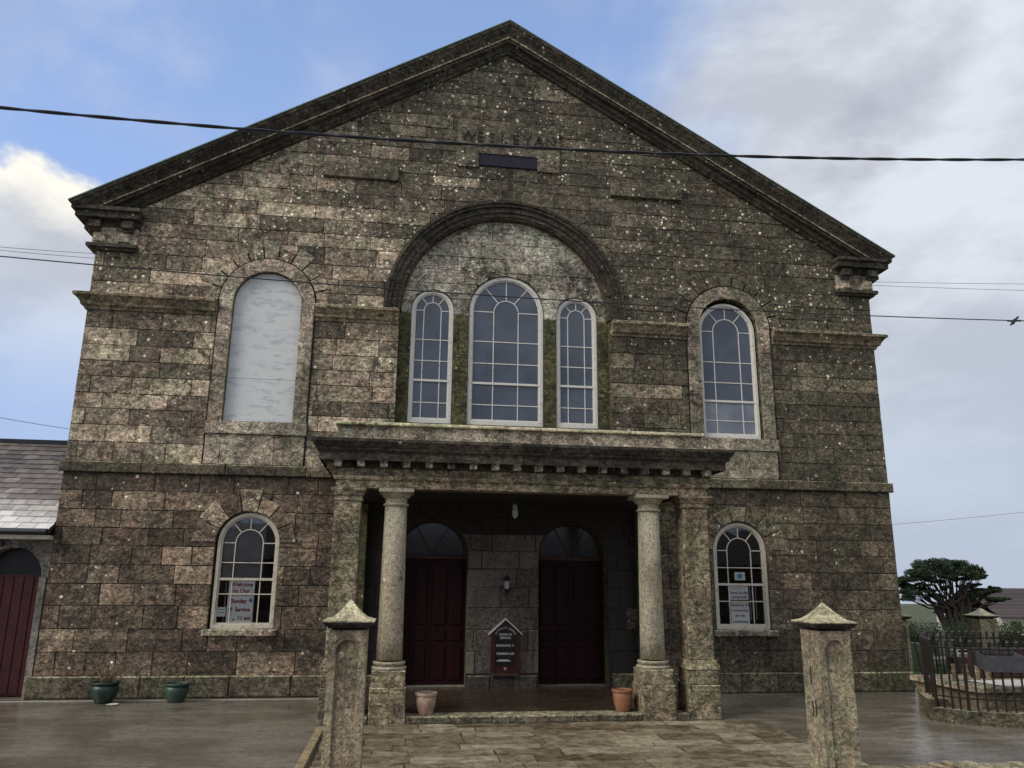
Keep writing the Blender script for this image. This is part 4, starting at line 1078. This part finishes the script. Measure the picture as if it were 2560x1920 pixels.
# ------------------------------------------------------------------ gate posts
def post(cx, cy, z0, w, ztop, label, group, detail=True):
    p = thing('gate_post', label, 'gate post', (cx, cy, z0), group)
    h = w/2
    sh = MB().box(cx-h, cx+h, cy-h+.02, cy+h, z0, ztop, .5)
    # front face as a frame round a sunk arched niche
    zs, zb, r = ztop-.19, z0+.12, h*.58
    A = [(cx-h, zb)] + [(cx-h, zs)] + [(cx-h, ztop)]*6 + [(cx-h*.5, ztop), (cx, ztop), (cx+h*.5, ztop)] + [(cx+h, ztop)]*6 + [(cx+h, zs), (cx+h, zb)]
    n = len(A)-3
    B = [(cx-r, zb)] + arch(cx, r, zs, n-0) [0:n+1] + [(cx+r, zb)]
    sh.strip(B, A, cy-h-.004, cy-h+.02, .55); sh.box(cx-h, cx+h, cy-h-.004, cy-h+.02, z0, zb, .5)
    shaft = sh.build('shaft', 'post', p)
    nk = MB(); nk.box(cx-h*.84, cx+h*.84, cy-h*.84-.0, cy+h*.84, ztop, ztop+.018, .2)
    for e, a, b in ((.015, ztop+.018, ztop+.035), (.04, ztop+.035, ztop+.055), (.055, ztop+.055, ztop+.075)): nk.box(cx-h-e, cx+h+e, cy-h-e, cy+h+e, a, b, .2)
    nk.build('cap_moulding', 'cornice', p)
    z = ztop+.075; H = .20
    prof_ = [(h+.062, 0), (h+.066, .012), (h*.93, .035), (h*.68, .073), (h*.44, .115), (h*.2, .165), (.006, H)]
    vs = []; fs = []
    for hw_, dz_ in prof_: vs += [(cx-hw_, cy-hw_, z+dz_), (cx+hw_, cy-hw_, z+dz_), (cx+hw_, cy+hw_, z+dz_), (cx-hw_, cy+hw_, z+dz_)]
    for k in range(len(prof_)-1):
        for i in range(4): a, b = k*4+i, k*4+(i+1) % 4; fs.append((a, b, b+4, a+4))
    fs += [(3, 2, 1, 0), tuple(range(len(vs)-4, len(vs)))]
    MB().add(vs, fs, .6).build('cap', 'cap', p)
    return p
GP = 'stone gate posts with pyramid caps'
pL = post(-2.385, -7.02, -.07, .355, 1.56, 'granite gate post with sunk arched panel standing before left pier of porch', GP)
pR = post(2.50, -7.02, -.07, .355, 1.56, 'granite gate post with hinge slots in its pale side face, right of the path', GP)
for za, zb, yo in ((1.02, 1.19, -7.0), (.72, .88, -7.06), (.72, .86, -7.0)):
    MB().box(2.50-.1775-.002, 2.50-.17, yo-.012, yo+.012, za, zb).build('hinge_slot', 'rust', pR)
post(8.24, .62, -.02, .36, 1.30, 'stone gate post with weathered cap tight against right corner of chapel', GP)
post(13.8, 5.27, -.02, .5, 1.12, 'broad stone gate post with pyramid cap in front of the spreading tree', GP)

# boundary wall right of the gate
bw2 = thing('boundary_wall', 'low rubble boundary wall running right from the gate post', 'wall', (5, -7.2, -.07))
MB().box(2.69, 12, -7.34, -7.06, -.07, .2, .4).build('wall_core', 'rustic', bw2)
x = 2.69
while x < 7.6:
    w = rnd.uniform(.07, .17); z = .26+rnd.uniform(-.02, .025)
    MB().bevbox(x+.004, x+w-.004, -7.38+rnd.uniform(-.02, .02), -7.02+rnd.uniform(-.02, .02), .19, z, .018, rnd.uniform(.3, 1)).build('coping_stone', 'tomb', bw2)
    x += w

# ------------------------------------------------------------------ pots
def pot(label, cx, cy, z0, r, h, mat, rimh=.03, belly=1.0, group=None, foot=.6, soil=True):
    p = thing('flower_pot', label, 'flower pot', (cx, cy, z0), group)
    MB().lathe([(r*foot, z0), (r*foot*1.05, z0+.02), (r*(.80*belly), z0+h*.35), (r*(.9*belly), z0+h*.62), (r*.9, z0+h-rimh-.01), (r*.86, z0+h-.04)], cx, cy, 28).build('body', mat, p, True)
    MB().lathe([(r*.88, z0+h-rimh-.005), (r, z0+h-rimh), (r*1.02, z0+h-.008), (r*.99, z0+h), (r*.9, z0+h), (r*.86, z0+h-.03)], cx, cy, 28).build('rim', mat, p)
    if soil: MB().lathe([(r*.1, z0+h-.026), (r*.87, z0+h-.025)], cx, cy, 20).build('soil', 'soil', p)
    return p
pa = pot('dark green glazed pot of withered spiky leaves by the chapel wall', -6.66, -.52, 0, .225, .33, 'dark_green_pot', foot=.55, belly=1.08)
m = MB()
for k in range(34):
    a = rnd.uniform(0, 2*pi); r = rnd.uniform(.1, .3); h = rnd.uniform(.12, .34)
    bx_, by_ = -6.66+.06*cos(a), -.52+.06*sin(a)
    m.tube([(bx_, by_, .3), (bx_+r*.45*cos(a), by_+r*.45*sin(a), .3+h*.8), (bx_+r*cos(a), by_+r*sin(a), .3+h*rnd.uniform(.6, 1.1))], [.009, .007, .002], 3)
m.build('withered_leaves', 'dead_leaf', pa)
pb2 = pot('mid green pot with one thin dry stem by the chapel wall', -5.53, -.50, 0, .205, .30, 'green_pot', foot=.6, belly=1.05)
m = MB(); m.tube([(-5.53, -.5, .26), (-5.52, -.5, .42), (-5.50, -.5, .55)], [.006, .005, .003], 4)
for k in range(7): a = rnd.uniform(0, 6.28); m.tube([(-5.52, -.5, .4), (-5.52+.1*cos(a), -.5+.08*sin(a), rnd.uniform(.42, .62))], [.006, .003], 3)
m.build('dry_stem', 'dead_leaf', pb2)
pc2 = pot('pale weathered terracotta pot beside base of left porch column', -1.47, -2.68, .1, .165, .31, 'terracotta_pale', .04)
pd2 = pot('orange terracotta pot beside base of right porch column', 1.53, -2.6, .1, .16, .32, 'terracotta', .035)
so_ = MB().lathe([(.075, .004), (.095, .018), (.085, .02), (.07, .012)], -6.43, -.78, 20).build('saucer', 'sign_white'); tag(so_, 'small white saucer lying on the wet ground near the green pot', 'saucer')

# ------------------------------------------------------------------ railed tomb on the right
enc = thing('tomb_enclosure', 'low stone kerb with black spiked iron railings round a tomb', 'railings', (7.6, -2.8, 0))
def offset(Pts, d):
    n = len(Pts); out = []
    for i in range(n):
        p0, p1, p2 = Vector(Pts[i-1]), Vector(Pts[i]), Vector(Pts[(i+1) % n])
        a = (p1-p0).normalized(); b = (p2-p1).normalized()
        na, nb_ = Vector((-a.y, a.x)), Vector((-b.y, b.x)); v = (na+nb_).normalized(); out.append(p1+v*d/max(.4, v.dot(na)))
    return out
EP = [(6.62, -2.35), (6.24, -3.14), (6.56, -3.60), (9.2, -4.75), (10.2, -3.6), (9.4, -1.2), (7.6, -1.1)]
EP = [Vector(p) for p in EP]
inn = offset(EP, .30); mid = offset(EP, .12)
n = len(EP)
for i in range(n):
    a, b, c_, d_ = EP[i], EP[(i+1) % n], inn[(i+1) % n], inn[i]
    hgt = .30 if i == 0 else .19
    e = .003
    vs = [(p.x, p.y, 0) for p in (a, b, c_, d_)] + [(p.x, p.y, hgt+(.0 if i else 0)) for p in (a, b, c_, d_)]
    MB().add(vs, [(3, 2, 1, 0), (4, 5, 6, 7), (0, 1, 5, 4), (1, 2, 6, 5), (2, 3, 7, 6), (3, 0, 4, 7)], rnd.uniform(.2, .6)).build('kerb_stone', 'plinth', enc)
nbar = 0
for i in range(n):
    a, b = mid[i], mid[(i+1) % n]; L_ = (b-a).length; k = max(2, round(L_/(.125 if i else .3)))
    zt, zr, zlow = 1.22, 1.08, .30
    for z in (zr, zlow+.06): MB().tube([(a.x, a.y, z), (b.x, b.y, z)], .014, 4).build('rail', 'black_iron', enc)
    for j in range(k):
        p = a+(b-a)*j/k; big_ = (j == 0)
        rr = .026 if big_ else .0155
        mb_ = MB().tube([(p.x, p.y, .18), (p.x, p.y, zr+.05)], rr, 5)
        mb_.lathe([(.015, zr+.04), (.03, zr+.06), (.016, zr+.075), (.036, zr+.095), (.022, zr+.13), (.002, zt-.01+(.06 if big_ else 0))], p.x, p.y, 6)
        mb_.build('railing_bar', 'black_iron', enc); nbar += 1
tb_ = thing('tomb', 'grey stone chest tomb with pale lettered marble plaque inside the railings', 'tomb', (8.0, -2.7, 0))
MB().bevbox(6.98, 9.4, -3.35, -1.75, .0, .42, .015, .4).build('tomb_base', 'tomb', tb_)
MB().bevbox(6.9, 9.5, -3.42, -1.7, .42, .50, .012, .6).build('tomb_slab', 'slab', tb_)
plq = MB().add([(7.42, -3.36, .512), (9.0, -3.36, .512), (9.0, -2.75, .512), (7.25, -2.5, .512), (7.42, -3.36, .503), (9.0, -3.36, .503)], [(0, 1, 2, 3), (4, 5, 1, 0)]).build('marble_plaque', 'marble', tb_)
pln = thing('planter', 'grey plastic trough resting on top of the front railings', 'planter', (7.02, -3.62, .86))
def trough(x0, x1, y0, y1, z0, z1, t, mat, parent, ang=-.41, cxy=(7.02, -3.66)):
    m = MB()
    ix, iy = .03, .03
    o_b = [(x0+ix, y0+iy), (x1-ix, y0+iy), (x1-ix, y1-iy), (x0+ix, y1-iy)]; o_t = [(x0, y0), (x1, y0), (x1, y1), (x0, y1)]
    i_t = [(x0+t, y0+t), (x1-t, y0+t), (x1-t, y1-t), (x0+t, y1-t)]; i_b = [(x0+t+ix, y0+t+iy), (x1-t-ix, y0+t+iy), (x1-t-ix, y1-t-iy), (x0+t+ix, y1-t-iy)]
    def rr(p):
        dx_, dy_ = p[0]-cxy[0], p[1]-cxy[1]; return (cxy[0]+dx_*cos(ang)-dy_*sin(ang), cxy[1]+dx_*sin(ang)+dy_*cos(ang))
    vs = [(*rr(p), z0) for p in o_b]+[(*rr(p), z1) for p in o_t]+[(*rr(p), z1) for p in i_t]+[(*rr(p), z0+.1) for p in i_b]
    vs = [(x_+(.10 if i % 4 < 2 else 0), y_-(.04 if i % 4 < 2 else 0), z_-(.075 if i % 4 < 2 else 0)) for i, (x_, y_, z_) in enumerate(vs)]
    fs = [(3, 2, 1, 0), (12, 13, 14, 15)]
    for k in range(3):
        for i in range(4): a, b = k*4+i, k*4+(i+1) % 4; fs.append((a, b, b+4, a+4))
    m.add(vs, fs).build('trough_body', mat, parent)
    q = [vs[12+i] for i in range(4)]; q = [((a[0]*.9+vs[8+i][0]*.1), (a[1]*.9+vs[8+i][1]*.1), a[2]+.07) for i, a in enumerate(q)]
    MB().add(q, [(0, 1, 2, 3)]).build('soil', 'soil', parent)
trough(6.74, 7.30, -3.80, -3.52, .84, 1.07, .025, 'trough', pln)
st_ = MB().bevbox(7.75, 8.9, -2.35, -2.1, .5, .98, .02, .3).build('headstone', 'rust'); tag(st_, 'dark rust stained upright slab on the tomb behind railings', 'headstone')
pd3 = MB()
for k in range(4): pd3.lathe([(.05, .51), (.035, .56), (.055, .64), (.035, .70), (.05, .76)], 7.12+k*.2, -2.6, 8)
pdo = pd3.build('stone_balusters', 'tomb'); tag(pdo, 'short brown stone balusters standing on the tomb slab', 'balusters')

# ------------------------------------------------------------------ garden behind
bn = thing('bench', 'pale timber garden bench with thick arm on the lawn', 'bench', (11.1, 3.3, 0))
MB().box(10.42, 10.52, 3.0, 3.5, .0, .64).build('arm', 'bench_wood', bn)
MB().box(10.52, 12.1, 3.0, 3.45, .27, .31).build('seat', 'bench_wood', bn)
MB().prism([(10.53, .33), (11.0, .33), (11.0, .58), (10.75, .6), (10.53, .52)], 3.46, 3.5).build('backrest', 'bench_grey', bn)
for z in (.20,): MB().box(10.5, 12.1, 3.02, 3.05, z, z+.04).build('rail', 'bench_wood', bn)
for x in (10.48, 12.05): MB().box(x-.03, x+.03, 3.02, 3.08, 0, .27).build('leg', 'bench_wood', bn)
b2 = thing('bench', 'white slatted garden bench half hidden behind the railings', 'bench', (11.9, 3.6, 0))
for k, z in enumerate((.33, .41, .50)): MB().box(11.15, 13.2, 2.9+k*.05, 2.93+k*.05, z, z+.035).build('slat', 'white_paint', b2)
for x in (11.2, 13.1): MB().box(x-.03, x+.03, 2.86, 2.92, 0, .5).build('leg', 'white_paint', b2)
bp = thing('planter', 'brown timber planting box on the lawn below the white bench', 'planter', (11.1, 2.5, 0))
MB().bevbox(10.76, 11.9, 2.3, 2.7, .08, .38, .01).build('box', 'brown_wood', bp); MB().box(10.8, 11.86, 2.34, 2.66, .37, .385).build('soil', 'soil', bp)
hs = thing('headstone', 'round topped grey headstone with pale edge in front of the hedge', 'headstone', (11.67, 4, 0))
MB().prism([(11.49, 0), (11.87, 0)] + arch(11.68, .19, .6, 10)[::-1], 3.96, 4.06).build('stone', 'bench_grey', hs)
MB().strip(archline(11.68, .215, 0, .6, 10), archline(11.68, .185, 0, .6, 10), 3.94, 4.08).build('edging', 'slab', hs)
pol = MB().tube([(9.56, 1.82, 0), (9.46, 1.86, .78)], .012, 6).build('iron_stake', 'black_iron'); tag(pol, 'thin leaning black iron stake on the lawn by the chapel corner', 'stake')
def leaves(mb, c, rad, n, s, yflat=1.0, bias=0):
    for _ in range(n):
        while True:
            q = Vector((rnd.uniform(-1, 1), rnd.uniform(-1, 1), rnd.uniform(-1, 1)))
            if .35 < q.length < 1: break
        p = Vector((c[0]+q.x*rad[0], c[1]+q.y*rad[1], c[2]+q.z*rad[2]))
        a = Vector((rnd.gauss(0, 1), rnd.gauss(0, 1), rnd.gauss(0, .6))).normalized()*s*rnd.uniform(.6, 1.3)
        b = Vector((rnd.gauss(0, 1), rnd.gauss(0, 1), rnd.gauss(0, 1))).normalized(); b = (b-a.normalized()*b.dot(a.normalized())).normalized()*s*.45
        t = max(0, min(1, rnd.gauss(.5, .22)))
        mb.add([p-a, p-b*.8, p+a, p+b], [(0, 1, 2, 3)], t)
hd = thing('hedge', 'clipped green hedge across the garden behind the headstone', 'hedge', (15, 8.2, 0))
hm = MB()
for k in range(60):
    x = 12.2+k*.17; yb_ = 7.9+(x-12.2)*.12
    for _q in range(2): leaves(hm, (x, yb_+rnd.uniform(-.2, .2), rnd.uniform(.2, .68)), (.3, .35, .33), 260, .032)
hm.build('foliage', 'hedge_leaf', hd)
MB().box(12.1, 22.4, 8.2, 8.7, -.1, .45, .1).build('hedge_core', 'cypress_leaf', hd)

tr_ = thing('cypress_tree', 'wind shaped dark evergreen tree with flat spreading crown beyond the hedge', 'tree', (38.5, 40, -2.4))
vd = Vector((sin(R_(36)), cos(R_(36)), 0))
def T(tx, ty, dep=0): return Vector((38.5+(tx-1000)*.00508, 40, -.96+(1170-ty)*.00446)) + vd*dep
tm = MB()
base = Vector((38.5, 40, -2.5))
clumps = [(560, 520, 90, 30), (800, 470, 110, 35), (1000, 400, 150, 45), (1350, 520, 90, 28), (1250, 560, 110, 30), (620, 620, 110, 32), (900, 560, 70, 25), (450, 330, 150, 70), (560, 260, 160, 80), (700, 200, 170, 80), (850, 170, 180, 70), (1000, 165, 180, 65), (1150, 190, 180, 70), (1290, 230, 160, 75), (1400, 290, 110, 70),
          (650, 340, 190, 75), (830, 330, 200, 80), (1030, 290, 200, 85), (1220, 330, 190, 70), (1480, 385, 110, 40), (1350, 400, 130, 50),
          (240, 450, 130, 40), (400, 440, 160, 55), (560, 430, 140, 50), (250, 540, 130, 50), (400, 580, 150, 50), (260, 640, 120, 50), (430, 650, 120, 40),
          (1560, 620, 150, 50), (1430, 640, 150, 55), (1680, 590, 70, 50), (1300, 690, 130, 50), (1650, 760, 160, 40), (1800, 745, 90, 22), (780, 700, 140, 40), (300, 740, 130, 50), (700, 430, 110, 50), (1180, 420, 120, 45)]
lf = MB()
for i, (x, y, rx, rz) in enumerate(clumps):
    dep = rnd.uniform(-1.3, 1.3)*(1.0 if 400 < x < 1300 else .5)
    c = T(x, y, dep)
    stem_i = i % 5
    s0 = base+Vector(((stem_i-2)*.16, rnd.uniform(-.2, .2), 0))
    m1 = T(1000+(stem_i-2)*90+(x-1000)*.18, 900, dep*.3); m2 = T(1000+(x-1000)*.55, 1170-(1170-y)*.62, dep*.7)
    tm.tube([s0, m1, m2, c+Vector((0, 0, -rz*.002))], [.16, .10, .055, .02], 5)
    for _ in range(3):
        e = c+Vector((rnd.uniform(-1, 1)*rx*.004, rnd.uniform(-.4, .4), rnd.uniform(-.5, .6)*rz*.004)); tm.tube([m2, (m2+e)/2+Vector((0, 0, .1)), e], [.035, .025, .01], 4)
    rx_, rz_ = rx*.00508, rz*.00446
    for _ in range(11):
        cc = c+Vector((rnd.uniform(-.75, .75)*rx_, rnd.uniform(-.8, .8)*rx_, rnd.uniform(-.6, .6)*rz_))
        leaves(lf, cc, (rx_*.45, rx_*.45, rz_*.6), 110, .085)
tm.build('trunk', 'bark', tr_); lf.build('crown', 'cypress_leaf', tr_)

def house(label, x0, x1, y0, y1, zb, ze, zr, wm, rm, vis=True):
    h = thing('house', label, 'house', ((x0+x1)/2, (y0+y1)/2, zb))
    MB().box(x0, x1, y0, y1, zb, ze).build('wall', wm, h)
    ym = (y0+y1)/2
    rr = MB(); e = .3
    rr.add([(x0-e, y0-e, ze-.05), (x1+e, y0-e, ze-.05), (x1+e, ym, zr), (x0-e, ym, zr), (x0-e, y1+e, ze-.05), (x1+e, y1+e, ze-.05)], [(0, 1, 2, 3), (3, 2, 5, 4)], .5)
    ro = rr.build('roof', rm, h)
    rows = 22
    for k in range(rows):
        t0, t1 = k/rows, (k+1)/rows
        ya, yb_, za, zb_ = y0-e+(ym-y0+e)*t0, y0-e+(ym-y0+e)*t1, ze+(zr-ze)*t0, ze+(zr-ze)*t1
        MB().add([(x0-e, ya, za+.05), (x1+e, ya, za+.05), (x1+e, yb_, zb_), (x0-e, yb_, zb_), (x0-e, ya, za-.04), (x1+e, ya, za-.04)], [(0, 1, 2, 3), (4, 5, 1, 0)], rnd.random()).build('tile_course', rm, ro)
    n = int((x1-x0)/3)
    for k in range(n):
        xx = x0+1+k*3
        MB().box(xx, xx+1.1, y0-.03, y0+.02, ze-1.5, ze-.4).build('window', 'glass_dim', h)
    return h
house('brown tiled bungalow roof behind the tree on the right', 58.2, 80, 60, 70, -4, -1.25, 1.57, 'house_wall', 'tile_brown')
house('cream cottage gable glimpsed below the tree', 36.3, 39.0, 55, 60, -4, -.6, .35, 'house_wall', 'tile_brown')
house('pale lilac house glimpsed between the tree stems', 40.0, 43.2, 62, 68, -4.5, -.1, 1.3, 'house_wall_blue', 'house_wall_blue')

house('long stone terrace with slate roofs across the road behind the viewer, mirrored in the windows', -24, 26, -35, -27, -.1, 2.9, 4.9, 'rustic', 'tile_brown')
# ------------------------------------------------------------------ overhead cables
def sag(p0, p1, s, n=40):
    p0, p1 = Vector(p0), Vector(p1)
    return [p0.lerp(p1, i/n)-Vector((0, 0, s*4*(i/n)*(1-i/n))) for i in range(n+1)]
def curve3(pts, n=60):
    """smooth path through three or more points by quadratic fit in x"""
    import itertools
    (xa, ya, za), (xb, yb_, zb_), (xc, yc, zc) = pts
    def q(x, va, vb, vc): return va*(x-xb)*(x-xc)/((xa-xb)*(xa-xc))+vb*(x-xa)*(x-xc)/((xb-xa)*(xb-xc))+vc*(x-xa)*(x-xb)/((xc-xa)*(xc-xb))
    X0, X1 = xa-4, xc+4
    return [Vector((X0+(X1-X0)*i/n, ya, q(X0+(X1-X0)*i/n, za, zb_, zc))) for i in range(n+1)]
pth = curve3([(-6.89, -6, 7.45), (-.80, -6, 7.49), (6.69, -6, 7.96)], 420)
c1 = MB()
for ph in (0, pi):
    c1.tube([p+Vector((0, .008*cos(i*.27+ph), .008*sin(i*.27+ph))) for i, p in enumerate(pth)], .0155, 5)
tag(c1.build('power_cable', 'cable'), 'thick twisted black cable crossing in front of the gable', 'cable', 'overhead cables')
c2 = thing('telephone_wire', 'thin black wire crossing the front below the gable, with a clip at right', 'cable', (0, -5, 5.8), 'overhead cables')
pth = curve3([(-7.12, -5, 5.95), (-1.86, -5, 5.81), (7.03, -5, 5.88)], 80)
MB().tube(pth, .0085, 5).build('wire', 'cable', c2)
m = MB(); m.tube([(6.95, -5.02, 5.80), (7.13, -4.98, 5.95)], [.012, .016], 6); m.tube([(6.93, -5, 5.87), (7.15, -5, 5.885)], .014, 6); m.tube([(7.0, -5, 5.83), (7.06, -5, 5.90)], .024, 6)
m.build('cable_clip', 'cable', c2)
for i, (a, b, s_, r, lab) in enumerate((((-24, 22, 18.9), (-14, 22, 18.4), .0, .014, 'upper of two faint wires left of the chapel roof corner'), ((-24, 22, 18.3), (-14, 22, 17.95), .0, .014, 'lower of two faint wires left of the chapel roof corner'))):
    pass
def far_wire(u0, u1, lab, r=.014):
    tag(MB().tube(sag(u0, u1, .05, 10), r, 4).build('far_wire', 'cable'), lab, 'cable', 'far wires behind the chapel')
def sc8(p, Y, y0=8.0):
    k = (Y-CAM[1])/(y0-CAM[1]); return (CAM[0]+(p[0]-CAM[0])*k, Y, CAM[2]+(p[1]-CAM[2])*k)
def ext(a, b, e0, e1):
    a, b = Vector(a), Vector(b); return a-(b-a)*e0, b+(b-a)*e1
for (pa_, pb_2, Y, e0_, e1_, lab, r) in (
    ((-13.83, 11.27), (-11.42, 11.24), 22, .6, .6, 'upper faint wire left of the chapel below the eaves', .011),
    ((-13.83, 11.17), (-11.42, 11.10), 22, .6, .6, 'lower faint wire left of the chapel below the eaves', .011),
    ((13.55, 11.91), (19.15, 12.20), 22, .2, .5, 'upper of two faint wires right of the roof corner', .011),
    ((13.53, 11.78), (19.12, 11.96), 22, .2, .5, 'lower of two faint wires right of the roof corner', .011),
    ((-13.06, 6.25), (-11.22, 5.99), 22, .6, .4, 'single faint wire above the slate roof on the left', .011)):
    a, b = ext(sc8(pa_, Y), sc8(pb_2, Y), e0_, e1_); far_wire(a, b, lab, r)
a, b = ext((17.25, 24, 4.28), (23.03, 24, 4.89), .3, .4)
k = (24-CAM[1])/(14-CAM[1]); a = (CAM[0]+(16.5-CAM[0])*k, 24, CAM[2]+(4.20-CAM[2])*k); b = (CAM[0]+(25-CAM[0])*k, 24, CAM[2]+(5.1-CAM[2])*k)
far_wire(a, b, 'very thin wire sloping up to the right above the tree', .008)
